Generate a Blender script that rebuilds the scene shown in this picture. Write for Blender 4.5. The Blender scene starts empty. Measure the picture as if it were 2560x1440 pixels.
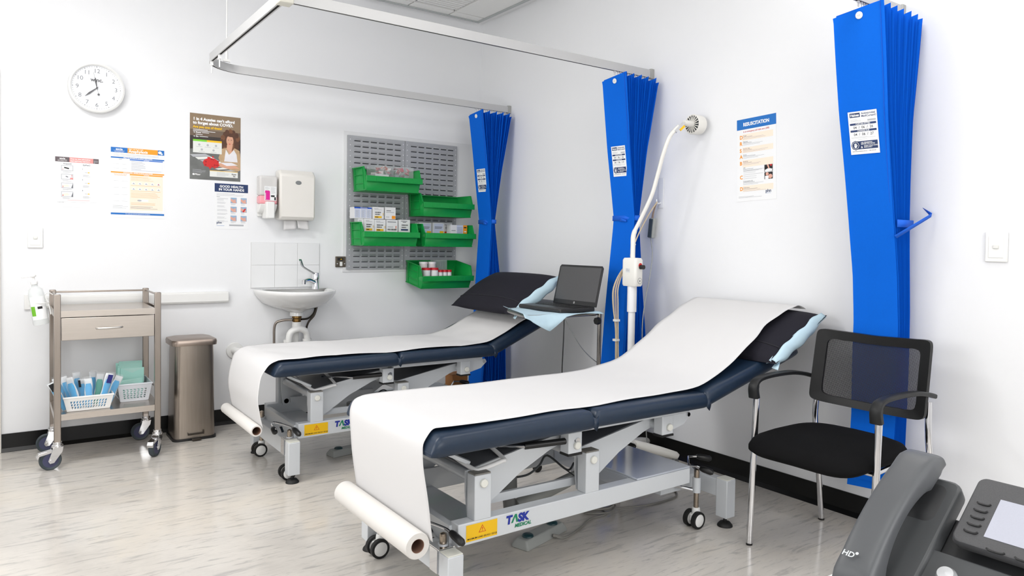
import bpy, math, random
from mathutils import Matrix, Vector
from math import sin, cos, pi, radians as RAD
random.seed(7)
S = bpy.context.scene
COL = S.collection

# ------------------------------------------------------------------ camera
F, YAW, PIT, ROL, CX, CY = 1805.4, .6225, .0276, .0159, 1299.44, 661.42
cam = bpy.data.cameras.new('camera'); co = bpy.data.objects.new('camera', cam); COL.objects.link(co)
fw = Vector((sin(YAW)*cos(PIT), cos(YAW)*cos(PIT), -sin(PIT)))
r0 = Vector((cos(YAW), -sin(YAW), 0)); u0 = r0.cross(fw)
rr = r0*cos(ROL)+u0*sin(ROL); uu = u0*cos(ROL)-r0*sin(ROL)
m = Matrix.Identity(4)
for i in range(3):
    m[i][0], m[i][1], m[i][2] = rr[i], uu[i], -fw[i]
m.translation = Vector((-3.1211, -4.9111, 1.2)); co.matrix_world = m
cam.sensor_width = 36; cam.lens = F/2560*36
cam.shift_x = (1280-CX)/2560; cam.shift_y = -(720-CY)/2560
cam.clip_start = .02; cam.clip_end = 50
S.camera = co

# ------------------------------------------------------------------ world, lights, exposure
w = bpy.data.worlds.new('daylight'); S.world = w; w.use_nodes = True
w.node_tree.nodes['Background'].inputs[0].default_value = (1, 1, 1, 1)
w.node_tree.nodes['Background'].inputs[1].default_value = 2.0
S.view_settings.view_transform = 'Standard'; S.view_settings.look = 'None'
S.view_settings.exposure = -0.3; S.view_settings.gamma = 1; S.view_settings.use_curve_mapping = False
CEIL = 2.95

def area(name, loc, rot, sx, sy, power, col=(1, 1, 1), spread=pi):
    l = bpy.data.lights.new(name, 'AREA'); l.shape = 'RECTANGLE'; l.size = sx; l.size_y = sy
    l.energy = power; l.color = col; l.spread = spread
    o = bpy.data.objects.new(name, l); o.location = loc; o.rotation_euler = rot; COL.objects.link(o); return o
LAMPS = [(-3.2, -1.75), (-.95, -3.6), (-3.2, -4.6), (-.95, -5.6)]
LAMP_W = [42, 9, 12, 8]
# added fill light through an unseen window behind the photographer and the one in the left wall
area('window_daylight', (-2.4, -6.75, 1.55), (RAD(90), 0, 0), 2.4, 1.5, 62, (1, .995, .985))
area('window_daylight', (-4.62, -2.6, 1.55), (RAD(90), 0, RAD(-90)), 2.0, 1.4, 38, (1, .995, .985))

# ------------------------------------------------------------------ materials
def s2l(c):
    return tuple((x/12.92 if x <= .04045 else ((x+.055)/1.055)**2.4) for x in (v/255 for v in c))+(1,)
MATS = {}
def mat(name, col, rough=.5, metal=0, noise=.03, scale=8, bump=0, coat=0, spec=None, alpha=1, emit=0, trans=0, aniso=None, sheen=0):
    if name in MATS: return MATS[name]
    M = bpy.data.materials.new(name); M.use_nodes = True
    nt = M.node_tree; b = nt.nodes['Principled BSDF']
    c = s2l(col)
    b.inputs['Roughness'].default_value = rough; b.inputs['Metallic'].default_value = metal
    if coat: b.inputs['Coat Weight'].default_value = coat; b.inputs['Coat Roughness'].default_value = .1
    if spec is not None: b.inputs['Specular IOR Level'].default_value = spec
    if sheen: b.inputs['Sheen Weight'].default_value = sheen
    if trans: b.inputs['Transmission Weight'].default_value = trans; b.inputs['IOR'].default_value = 1.3
    if alpha < 1: b.inputs['Alpha'].default_value = alpha
    if emit:
        b.inputs['Emission Color'].default_value = c; b.inputs['Emission Strength'].default_value = emit
    tc = nt.nodes.new('ShaderNodeTexCoord'); n = nt.nodes.new('ShaderNodeTexNoise')
    n.inputs['Scale'].default_value = scale; n.inputs['Detail'].default_value = 4
    src = tc.outputs['Object']
    if aniso:
        mp = nt.nodes.new('ShaderNodeMapping'); mp.inputs['Scale'].default_value = aniso
        nt.links.new(src, mp.inputs[0]); src = mp.outputs[0]
    nt.links.new(src, n.inputs['Vector'])
    r = nt.nodes.new('ShaderNodeMix'); r.data_type = 'RGBA'
    k = noise
    r.inputs['A'].default_value = tuple(max(0, v*(1-k)) for v in c[:3])+(1,)
    r.inputs['B'].default_value = tuple(min(1, v*(1+k)) for v in c[:3])+(1,)
    nt.links.new(n.outputs['Fac'], r.inputs['Factor']); nt.links.new(r.outputs['Result'], b.inputs['Base Color'])
    if bump:
        bp = nt.nodes.new('ShaderNodeBump'); bp.inputs['Strength'].default_value = bump; bp.inputs['Distance'].default_value = .004
        nt.links.new(n.outputs['Fac'], bp.inputs['Height']); nt.links.new(bp.outputs['Normal'], b.inputs['Normal'])
    MATS[name] = M; return M

wall_m = mat('wall paint', (238, 239, 241), .55, noise=.006, scale=30, spec=.25)
ceil_m = mat('ceiling paint', (242, 242, 243), .7, noise=.006)
white_pl = mat('white plastic', (236, 236, 234), .35, noise=.01)
cream = mat('cream plastic', (232, 229, 222), .35, noise=.02)
warm_white = mat('warm white enamel', (232, 229, 220), .4, noise=.01)
black_vinyl = mat('black skirting vinyl', (9, 9, 9), .35, noise=.3, scale=20, spec=.3)
black_pl = mat('black plastic', (20, 20, 21), .4, noise=.05)
rubber = mat('black rubber', (16, 16, 16), .6, noise=.05)
steel = mat('brushed stainless steel', (152, 143, 135), .3, 1, noise=.10, scale=6, aniso=(40, 40, 1.2))
steel_h = mat('brushed steel sheet', (186, 178, 170), .28, 1, noise=.08, scale=6, aniso=(1.2, 30, 30))
chrome = mat('chrome', (222, 222, 224), .08, 1, noise=.01)
darkmetal = mat('dark bronze steel', (70, 64, 58), .3, .8, noise=.05)
navy = mat('navy upholstery vinyl', (25, 42, 62), .36, noise=.12, scale=60, bump=.05, spec=.45)
bedwhite = mat('powder coated bed frame', (208, 212, 216), .22, noise=.01, spec=.6)
bedplate = mat('grey arm plate', (96, 98, 104), .35, noise=.04)
paper_m = mat('examination paper', (217, 216, 216), .85, noise=.008, scale=14, spec=.1)
paper_roll_m = mat('rolled paper', (222, 219, 215), .8, noise=.01, aniso=(1, 60, 1), spec=.1)
cardcore = mat('cardboard core', (128, 96, 80), .8, noise=.1)
pillow_m = mat('dark pillow fabric', (33, 32, 40), .8, noise=.1, scale=200, spec=.2)
padblue = mat('pale blue pad', (190, 216, 228), .7, noise=.04, scale=50, bump=.1)
grey_pl = mat('grey plastic', (128, 131, 132), .5, noise=.03)
dgrey_pl = mat('dark grey plastic', (70, 74, 76), .45, noise=.04)
lgrey_pl = mat('light grey plastic', (165, 168, 165), .5, noise=.03)
green_pl = mat('green polypropylene', (12, 150, 66), .42, noise=.03, spec=.4)
seatfab = mat('black seat fabric', (17, 17, 18), .9, noise=.15, scale=400, spec=.1)
porcelain = mat('white porcelain', (238, 238, 237), .08, noise=.004, spec=.6)
yellow = mat('yellow label', (240, 190, 10), .4, noise=.02)
redm = mat('red ink', (205, 30, 30), .5, noise=.02)
inkblack = mat('black ink', (24, 24, 26), .6, noise=.02)
inkgrey = mat('grey ink', (178, 180, 184), .6, noise=.02)
inkmid = mat('mid grey ink', (120, 122, 128), .6, noise=.02)
inkblue = mat('deep blue ink', (22, 44, 150), .5, noise=.02)
inkgreen = mat('green ink', (20, 130, 90), .5, noise=.02)
inknavy = mat('navy ink', (22, 48, 96), .5, noise=.02)
sheet_m = mat('white print paper', (240, 241, 242), .6, noise=.01)
orange = mat('orange ink', (247, 155, 20), .5, noise=.02)
peach = mat('peach ink', (251, 232, 214), .6, noise=.01)
azure = mat('azure ink', (8, 108, 190), .5, noise=.02)
clearpl = mat('clear plastic', (225, 232, 232), .12, noise=.01, alpha=.15)
alu = mat('silver anodised aluminium', (196, 196, 196), .38, .35, noise=.02)

def curtain_mat():
    M = mat('blue curtain fabric', (0, 112, 232), .75, noise=.04, scale=120, spec=.2)
    nt = M.node_tree; b = nt.nodes['Principled BSDF']; out = nt.nodes['Material Output']
    t = nt.nodes.new('ShaderNodeBsdfTranslucent'); t.inputs[0].default_value = s2l((0, 100, 235))
    mx = nt.nodes.new('ShaderNodeMixShader'); mx.inputs[0].default_value = .22
    nt.links.new(b.outputs[0], mx.inputs[1]); nt.links.new(t.outputs[0], mx.inputs[2]); nt.links.new(mx.outputs[0], out.inputs[0])
    return M
curt_m = curtain_mat()

def floor_mat():
    M = bpy.data.materials.new('marbled vinyl floor'); M.use_nodes = True; nt = M.node_tree; b = nt.nodes['Principled BSDF']
    L = nt.links.new; N = nt.nodes.new
    tc = N('ShaderNodeTexCoord')
    def noise(sc, scale, det, rot=0, dist=0):
        mp = N('ShaderNodeMapping'); mp.inputs['Scale'].default_value = sc; mp.inputs['Rotation'].default_value = (0, 0, rot)
        L(tc.outputs['Object'], mp.inputs[0]); n = N('ShaderNodeTexNoise'); n.inputs['Scale'].default_value = scale
        n.inputs['Detail'].default_value = det; n.inputs['Distortion'].default_value = dist; n.inputs['Roughness'].default_value = .62
        L(mp.outputs[0], n.inputs['Vector']); return n.outputs['Fac']
    def ramp(src, stops):
        r = N('ShaderNodeValToRGB'); e = r.color_ramp.elements
        e[0].position, e[0].color = stops[0][0], stops[0][1]; e[1].position, e[1].color = stops[-1][0], stops[-1][1]
        for p, c in stops[1:-1]:
            x = e.new(p); x.color = c
        L(src, r.inputs[0]); return r.outputs[0]
    def mix(f, a, bb, mode='MIX'):
        x = N('ShaderNodeMix'); x.data_type = 'RGBA'; x.blend_type = mode
        if isinstance(f, (int, float)): x.inputs['Factor'].default_value = f
        else: L(f, x.inputs['Factor'])
        L(a, x.inputs['A']); L(bb, x.inputs['B']); return x.outputs['Result']
    base = ramp(noise((1, 1, 1), 1.6, 5, 0, .6), [(.3, s2l((196, 191, 185))), (.5, s2l((208, 203, 196))), (.72, s2l((216, 208, 196)))])
    streak = ramp(noise((2.2, 13, 1), 2.6, 7, RAD(20), .7), [(.36, (.42, .43, .46, 1)), (.45, (.93, .93, .93, 1)), (.6, (1, 1, 1, 1)), (.72, (1.0, 1.0, 1.0, 1))])
    fine = ramp(noise((4, 30, 1), 5, 6, RAD(12), .4), [(.32, (.55, .56, .58, 1)), (.42, (1, 1, 1, 1)), (1, (1, 1, 1, 1))])
    c = mix(.45, base, streak, 'MULTIPLY'); c = mix(.4, c, fine, 'MULTIPLY')
    L(c, b.inputs['Base Color']); b.inputs['Roughness'].default_value = .16; b.inputs['Specular IOR Level'].default_value = .42
    rg = ramp(noise((1, 1, 1), 6, 4), [(.3, (.10, .10, .10, 1)), (.8, (.22, .22, .22, 1))]); L(rg, b.inputs['Roughness'])
    return M
floor_m = floor_mat()

# ------------------------------------------------------------------ geometry helpers
class MB:
    def __init__(s): s.v = []; s.f = []; s.mi = []; s.M = Matrix.Identity(4); s.m = 0
    def _v(s, p): s.v.append(tuple(s.M @ Vector(p))); return len(s.v)-1
    def face(s, pts, m=None):
        s.f.append([s._v(p) for p in pts]); s.mi.append(s.m if m is None else m)
    def fi(s, idx, m=None): s.f.append(list(idx)); s.mi.append(s.m if m is None else m)
    def box(s, x0, x1, y0, y1, z0, z1, m=None):
        a = [s._v((x, y, z)) for z in (z0, z1) for y in (y0, y1) for x in (x0, x1)]
        for q in ((0, 2, 3, 1), (4, 5, 7, 6), (0, 1, 5, 4), (2, 6, 7, 3), (0, 4, 6, 2), (1, 3, 7, 5)): s.fi([a[i] for i in q], m)
        return s
    def bar(s, p, q, wd, h, m=None, up=(0, 0, 1)):
        p = Vector(p); q = Vector(q); d = (q-p).normalized(); sd = d.cross(Vector(up)).normalized(); u = sd.cross(d)
        a = [s._v(c+sd*sx*wd/2+u*sz*h/2) for c in (p, q) for sx, sz in ((-1, -1), (1, -1), (1, 1), (-1, 1))]
        for i in range(4): s.fi((a[i], a[(i+1) % 4], a[4+(i+1) % 4], a[4+i]), m)
        s.fi(a[3::-1], m); s.fi(a[4:], m); return s
    def prism(s, poly, ax, a, b, m=None):
        def P(u, v, t): return {'x': (t, u, v), 'y': (u, t, v), 'z': (u, v, t)}[ax]
        A = [s._v(P(u, v, a)) for u, v in poly]; B = [s._v(P(u, v, b)) for u, v in poly]; n = len(poly)
        for i in range(n): s.fi((A[i], A[(i+1) % n], B[(i+1) % n], B[i]), m)
        s.fi(A[::-1], m); s.fi(B, m); return s
    def tube(s, path, r, seg=12, m=None, caps=True, closed=False):
        P = [Vector(p) for p in path]; n = len(P); R = r if isinstance(r, (list, tuple)) else [r]*n
        ref = None; rings = []
        for i in range(n):
            a = P[(i-1) % n] if (closed or i > 0) else P[i]; b = P[(i+1) % n] if (closed or i < n-1) else P[i]
            d = (b-a).normalized()
            if ref is None: ref = Vector((0, 0, 1)) if abs(d.z) < .9 else Vector((1, 0, 0))
            ref = (ref-d*ref.dot(d)).normalized(); o = d.cross(ref)
            rings.append([s._v(P[i]+(ref*cos(2*pi*k/seg)+o*sin(2*pi*k/seg))*R[i]) for k in range(seg)])
        for i in range(n if closed else n-1):
            A, B = rings[i], rings[(i+1) % n]
            for k in range(seg): s.fi((A[k], A[(k+1) % seg], B[(k+1) % seg], B[k]), m)
        if caps and not closed: s.fi(rings[0][::-1], m); s.fi(rings[-1], m)
        return s
    def cyl(s, p, q, r, seg=20, m=None): return s.tube([p, q], r, seg, m)
    def lathe(s, prof, c=(0, 0, 0), ax='z', seg=28, m=None, sc=(1, 1), a0=0, a1=2*pi):
        full = abs(a1-a0-2*pi) < 1e-6; K = seg if full else seg+1; rings = []
        for r, z in prof:
            ring = []
            for k in range(K):
                t = a0+(a1-a0)*k/seg; u, v = r*cos(t)*sc[0], r*sin(t)*sc[1]
                p = {'z': (u, v, z), 'y': (u, z, v), 'x': (z, u, v)}[ax]
                ring.append(s._v((c[0]+p[0], c[1]+p[1], c[2]+p[2])))
            rings.append(ring)
        for A, B in zip(rings, rings[1:]):
            for k in range(seg): s.fi((A[k], A[(k+1) % K], B[(k+1) % K], B[k]), m)
        return s
    def grid(s, fn, nu, nv, m=None, closeu=False):
        I = [[s._v(fn(i/nu, j/nv)) for j in range(nv+1)] for i in range(nu if closeu else nu+1)]
        for i in range(nu):
            A = I[i]; B = I[(i+1) % len(I)]
            for j in range(nv): s.fi((A[j], B[j], B[j+1], A[j+1]), m)
        return s
    def text(s, st, size, x, y, z=0, m=None, bold=0, align='LEFT', sx=1, shear=0):
        T = glyphs(st, size, bold, align, shear)
        for poly in T: s.face([(x+p[0]*sx, y+p[1], z) for p in poly], m)
        return s
_TC = {}
def glyphs(st, size, bold, align, shear):
    k = (st, size, bold, align, shear)
    if k in _TC: return _TC[k]
    cu = bpy.data.curves.new('t', 'FONT'); cu.body = st; cu.size = size; cu.offset = bold*size; cu.align_x = align; cu.shear = shear
    cu.resolution_u = 3
    o = bpy.data.objects.new('t', cu); COL.objects.link(o); dg = bpy.context.evaluated_depsgraph_get()
    me = o.evaluated_get(dg).to_mesh(); out = [[tuple(me.vertices[i].co) for i in p.vertices] for p in me.polygons]
    o.evaluated_get(dg).to_mesh_clear(); bpy.data.objects.remove(o); bpy.data.curves.remove(cu)
    _TC[k] = out; return out

def sm(pts, n=6):
    P = [Vector(p) for p in pts]; P = [P[0]]+P+[P[-1]]; out = []
    for i in range(1, len(P)-2):
        a, b, c, d = P[i-1:i+3]
        for k in range(n):
            t = k/n; out.append(.5*((2*b)+(c-a)*t+(2*a-5*b+4*c-d)*t*t+(3*b-a-3*c+d)*t**3))
    out.append(P[-2]); return out

def props(o, label, cat, group=None, kind=None):
    if label: o['label'] = label
    if cat: o['category'] = cat
    if group: o['group'] = group
    if kind: o['kind'] = kind
    return o
def thing(name, label, cat, loc=(0, 0, 0), group=None, rz=0):
    o = bpy.data.objects.new(name, None); COL.objects.link(o); o.location = loc; o.rotation_euler = (0, 0, rz)
    o.empty_display_size = .05
    return props(o, label, cat, group)
def rootof(o):
    v = Vector((0, 0, 0))
    while o: v += o.location; o = o.parent
    return v
def obj(name, mb, mats, parent=None, bevel=0, solid=0, sub=0, local=False, flat=False, weld=False, ang=38):
    me = bpy.data.meshes.new(name)
    off = Vector((0, 0, 0)) if (local or parent is None) else rootof(parent)
    me.from_pydata([tuple(Vector(v)-off) for v in mb.v], [], mb.f)
    for M in (mats if isinstance(mats, (list, tuple)) else [mats]): me.materials.append(M)
    me.polygons.foreach_set('material_index', mb.mi)
    me.validate(); me.update()
    import bmesh
    bm = bmesh.new(); bm.from_mesh(me)
    if weld: bmesh.ops.remove_doubles(bm, verts=bm.verts, dist=1e-5)
    if not flat: bmesh.ops.recalc_face_normals(bm, faces=bm.faces)
    bm.to_mesh(me); bm.free()
    if not flat:
        me.polygons.foreach_set('use_smooth', [True]*len(me.polygons)); me.set_sharp_from_angle(angle=RAD(ang))
    o = bpy.data.objects.new(name, me); COL.objects.link(o)
    if parent: o.parent = parent
    if solid:
        x = o.modifiers.new('solid', 'SOLIDIFY'); x.thickness = solid; x.offset = 0
    if bevel:
        x = o.modifiers.new('bevel', 'BEVEL'); x.width = bevel; x.segments = 2; x.limit_method = 'ANGLE'; x.angle_limit = RAD(45)
    if sub:
        x = o.modifiers.new('sub', 'SUBSURF'); x.levels = sub; x.render_levels = sub
    return o
def objs(name, mb, mats, parent=None, **k):
    """every separate piece of the mesh becomes a part of its own"""
    par = list(range(len(mb.v)))
    def find(a):
        while par[a] != a: par[a] = par[par[a]]; a = par[a]
        return a
    for f in mb.f:
        for a in f[1:]: par[find(a)] = find(f[0])
    isl = {}
    for f, mi in zip(mb.f, mb.mi): isl.setdefault(find(f[0]), []).append((f, mi))
    out = []
    for fs in isl.values():
        q = MB(); mp = {}
        for f, mi in fs:
            q.f.append([mp.setdefault(a, len(mp)) for a in f]); q.mi.append(mi)
        q.v = [None]*len(mp)
        for a, i in mp.items(): q.v[i] = mb.v[a]
        out.append(obj(name, q, mats, parent, **k))
    return out
def copy_tree(o, parent=None):
    c = o.copy(); COL.objects.link(c)
    if parent: c.parent = parent
    for ch in [x for x in bpy.data.objects if x.parent == o]: copy_tree(ch, c)
    return c
def struct(name, mb, m, **k):
    return props(obj(name, mb, m, **k), None, None, None, 'structure')

# ------------------------------------------------------------------ the room
X0, Y0 = -4.3, -6.6
struct('floor', MB().box(X0-.2, .15, Y0-.2, .15, -.06, 0), floor_m)
struct('ceiling', MB().box(X0-.2, .15, Y0-.2, .15, CEIL, CEIL+.08), ceil_m)
struct('wall_back', MB().box(X0-.15, .15, 0, .12, 0, CEIL), wall_m)
struct('wall_right', MB().box(0, .12, Y0, 0, 0, CEIL), wall_m)
wl = MB().box(X0-.12, X0, Y0, -3.6, 0, CEIL).box(X0-.12, X0, -1.6, 0, 0, CEIL).box(X0-.12, X0, -3.6, -1.6, 0, .85).box(X0-.12, X0, -3.6, -1.6, 2.25, CEIL)
struct('wall_left', wl, wall_m)
wf = MB().box(X0, -3.6, Y0-.12, Y0, 0, CEIL).box(-1.2, .12, Y0-.12, Y0, 0, CEIL).box(-3.6, -1.2, Y0-.12, Y0, 0, .8).box(-3.6, -1.2, Y0-.12, Y0, 2.3, CEIL)
struct('wall_front', wf, wall_m)
glass = mat('window glass', (255, 255, 255), .05, noise=0, alpha=.06)
for k, (a, b, c, d, z0, z1) in enumerate(((X0-.08, X0-.02, -3.6, -1.6, .85, 2.25), (-3.6, -1.2, Y0-.08, Y0-.02, .8, 2.3))):  # unseen windows, added so fill light can enter the room
    q = MB(); t = .05
    if k == 0:
        q.box(a, b, c, d, z0, z0+t).box(a, b, c, d, z1-t, z1).box(a, b, c, c+t, z0+t, z1-t).box(a, b, d-t, d, z0+t, z1-t).box(a, b, -2.62, -2.58, z0+t, z1-t)
        g = MB().box(-4.355, -4.35, c+t, d-t, z0+t, z1-t)
    else:
        q.box(a, b, c, d, z0, z0+t).box(a, b, c, d, z1-t, z1).box(a, a+t, c, d, z0+t, z1-t).box(b-t, b, c, d, z0+t, z1-t).box(-2.42, -2.38, c, d, z0+t, z1-t)
        g = MB().box(a+t, b-t, Y0-.055, Y0-.05, z0+t, z1-t)
    wo = struct('window_%d' % (k+1), q, white_pl); obj('pane', g, glass, wo)
# black coved vinyl skirting with a small toe, white architrave at the far left
def skirt(name, q): struct(name, q, black_vinyl)
skirt('baseboard_back', MB().prism([(0, 0), (0, .1), (-.006, .1), (-.007, .02), (-.022, .002), (-.022, 0)], 'x', -3.125, -.006))
skirt('baseboard_right', MB().prism([(0, 0), (0, .1), (-.006, .1), (-.007, .02), (-.022, .002), (-.022, 0)], 'y', -6.5, -.006))
struct('trim_1', MB().box(-3.205, -3.127, -.022, -.0005, 0, 2.12), warm_white, bevel=.003)
struct('door_1', MB().box(-4.02, -3.207, -.03, -.0005, .01, 2.06), white_pl, bevel=.002)

# ceiling lights (real lamps) – flat LED panels
for i, (x, y) in enumerate(LAMPS):
    t = thing('ceiling_light', ['recessed LED ceiling panel above the steel trolley side', 'recessed LED ceiling panel above the front couch', 'recessed LED ceiling panel above the photographer', 'recessed LED ceiling panel by the added rear window'][i], 'ceiling light', (x, y, CEIL-.02))
    fr = MB(); a, b = .6, .3
    fr.box(x-a, x+a, y-b, y-b+.02, CEIL-.02, CEIL).box(x-a, x+a, y+b-.02, y+b, CEIL-.02, CEIL).box(x-a, x-a+.02, y-b+.02, y+b-.02, CEIL-.02, CEIL).box(x+a-.02, x+a, y-b+.02, y+b-.02, CEIL-.02, CEIL)
    obj('frame', fr, alu, t)
    obj('diffuser', MB().box(x-a+.02, x+a-.02, y-b+.02, y+b-.02, CEIL-.008, CEIL-.001), mat('lit diffuser', (255, 253, 248), .6, noise=0, emit=2.5), t)
    area('ceiling_light_glow', (x, y, CEIL-.03), (0, 0, 0), 1.12, .54, LAMP_W[i], (1, .99, .975))
# ceiling cassette in the corner
t = thing('air_conditioner', 'square white ceiling air conditioning cassette with grey rim in the corner', 'air conditioner', (-.55, -.55, 2.92))
q = MB(); a, b = -1.04, -.1
q.box(a, b, b-.022, b, 2.915, CEIL).box(a, b, a, a+.022, 2.915, CEIL).box(a, a+.022, a+.022, b-.022, 2.915, CEIL).box(b-.022, b, a+.022, b-.022, 2.915, CEIL)
obj('rim', q, mat('grey rim', (176, 180, 180), .5, noise=.02), t, bevel=.002)
q = MB(); g = .006; ys = [a+.024, -.86, -.215, b-.024]; xs = [a+.024, -.72, -.38, b-.024]
for i in range(3):
    for j in range(3):
        if i == 1 and j == 1: continue
        q.box(xs[i]+(g if i else 0), xs[i+1]-(0 if i == 2 else g), ys[j]+(g if j else 0), ys[j+1]-(0 if j == 2 else g), 2.922, 2.94)
obj('fascia', q, white_pl, t, bevel=.001)
q = MB()
for k in range(16): q.box(xs[1]+.01, xs[2]-.01, ys[1]+.02+k*.038, ys[1]+.045+k*.038, 2.925, 2.94)
obj('intake_grille', q, white_pl, t)

# ------------------------------------------------------------------ posters (sheet and print in one mesh, slightly lifted edges)
def MW(x, z, y=-.0012):   # back wall: u right, v up
    return Matrix(((1, 0, 0, x), (0, 0, 1*-1, y), (0, 1, 0, z), (0, 0, 0, 1)))
def MR(y, z, x=-.0012):   # right wall: picture-right is -Y
    return Matrix(((0, 0, -1, x), (-1, 0, 0, y), (0, 1, 0, z), (0, 0, 0, 1)))
def rect(q, x0, y0, x1, y1, z, m): q.face([(x0, y0, z), (x1, y0, z), (x1, y1, z), (x0, y1, z)], m)
def poly(q, pts, z, m): q.face([(x, y, z) for x, y in pts], m)
def ell(q, cx, cy, rx, ry, z, m, n=18): q.face([(cx+rx*cos(2*pi*k/n), cy+ry*sin(2*pi*k/n), z) for k in range(n)], m)
def lines(q, x0, x1, y, n, dy, m, z=.0006, h=.0012, ragged=True, seed=1):
    R = random.Random(seed)
    for k in range(n):
        e = x0+(x1-x0)*(R.uniform(.55, 1) if ragged else 1); rect(q, x0, y-k*dy-h, e, y-k*dy, z, m)
def poster(name, label, M, W, H, draw, mats, rot=0):
    q = MB(); q.M = M @ Matrix.Rotation(rot, 4, 'Z')
    q.box(0, W, -H, 0, -.0008, 0, 0); draw(q, W, H)
    return props(obj(name, q, mats, flat=True), label, 'poster')
pm = [sheet_m, azure, orange, peach, inkgrey, inkmid, redm, inkblack, inknavy, mat('white ink', (250, 250, 250), .5, noise=0), mat('pale panel', (232, 234, 240), .6, noise=0), mat('pink banner', (240, 150, 146), .5, noise=0), mat('charcoal banner', (96, 84, 88), .5, noise=0), mat('sky ink', (80, 128, 205), .5, noise=0), mat('skin ink', (222, 168, 150), .6, noise=.1, scale=60), mat('steel blue ink', (150, 178, 205), .6, noise=.15, scale=60), yellow]
SH, AZ, OR, PE, GR, MG, RE, BK, NV, WH, PP, PK, CH, SK, FL, SB, YE = range(17)
def d_inject(q, W, H):
    rect(q, 0, -.028, .07, 0, .0004, CH); rect(q, .07, -.028, W-.028, 0, .0004, PK); rect(q, W-.028, -.028, W, 0, .0004, CH)
    q.text('ascia', .0145, .035, -.0135, .0008, WH, .02, 'CENTER'); rect(q, .012, -.0165, .058, -.0158, .0008, WH); q.text('www.allergy.org.au', .006, .035, -.023, .0008, WH, .01, 'CENTER')
    q.text('How to give adrenaline', .0105, .074, -.012, .0008, WH, .02); q.text('(epinephrine) injectors', .0105, .074, -.023, .0008, WH, .02)
    for k in range(7): ell(q, W-.022+(k % 3)*.007, -.012-(k//3)*.006, .003, .002, .0008, GR, 8)
    q.text('Anapen\u00ae', .011, .06, -.042, .0006, MG, .02, 'CENTER'); q.text('EpiPen\u00ae', .011, .155, -.044, .0006, MG, .02, 'CENTER')
    for k in range(4):
        y = -.048-.05*k
        rect(q, .03, y-.030, .088, y, .0004, MG); rect(q, .0315, y-.0285, .0865, y-.0015, .0006, PP)
        if k < 2: ell(q, .045, y-.016, .012, .008, .0008, SH); ell(q, .068, y-.010, .014, .007, .0008, SH)
        if k == 0: poly(q, [(.044, y-.009), (.068, y-.014), (.067, y-.021), (.043, y-.016)], .001, BK)
        if k == 1: poly(q, [(.052, y-.01), (.064, y-.014), (.062, y-.019), (.05, y-.015)], .001, MG); ell(q, .08, y-.024, .008, .006, .001, PK)
        if k > 1: poly(q, [(.034, y-.014), (.06, y-.008), (.072, y-.02), (.04, y-.026)], .0008, PE); poly(q, [(.078, y-.028), (.086, y-.003), (.0865, y-.0285)], .001, MG)
        q.text(str(k+1), .012, .034 if k != 1 else .078, y-.026 if k != 1 else y-.012, .0012, RE, .02)
        lines(q, .036, .084, y-.034, 3, .0032, GR, seed=k)
    for k in range(3):
        y = -.056-.062*k; rect(q, .128, y-.036, .182, y, .0004, PP); q.text(str(k+1), .009, .132, y-.011, .0008, BK, .02)
        ell(q, .165, y-.027, .005, .003, .0008, YE); rect(q, .146, y-.028, .16, y-.026, .0008, GR); lines(q, .136, .176, y-.041, 4, .0032, GR, seed=k+9)
    rect(q, .06, -.247, .17, -.2455, .0004, PK); rect(q, .01, -.258, W-.01, -.2572, .0004, GR); q.text('\u00a9 ASCIA 2023', .005, .012, -.262, .0004, MG)
poster('first_aid_poster', 'small white injector poster with charcoal and pink banner, lowest left on the back wall', MW(-2.872, 1.662), .216, .286, d_inject, pm)
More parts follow.
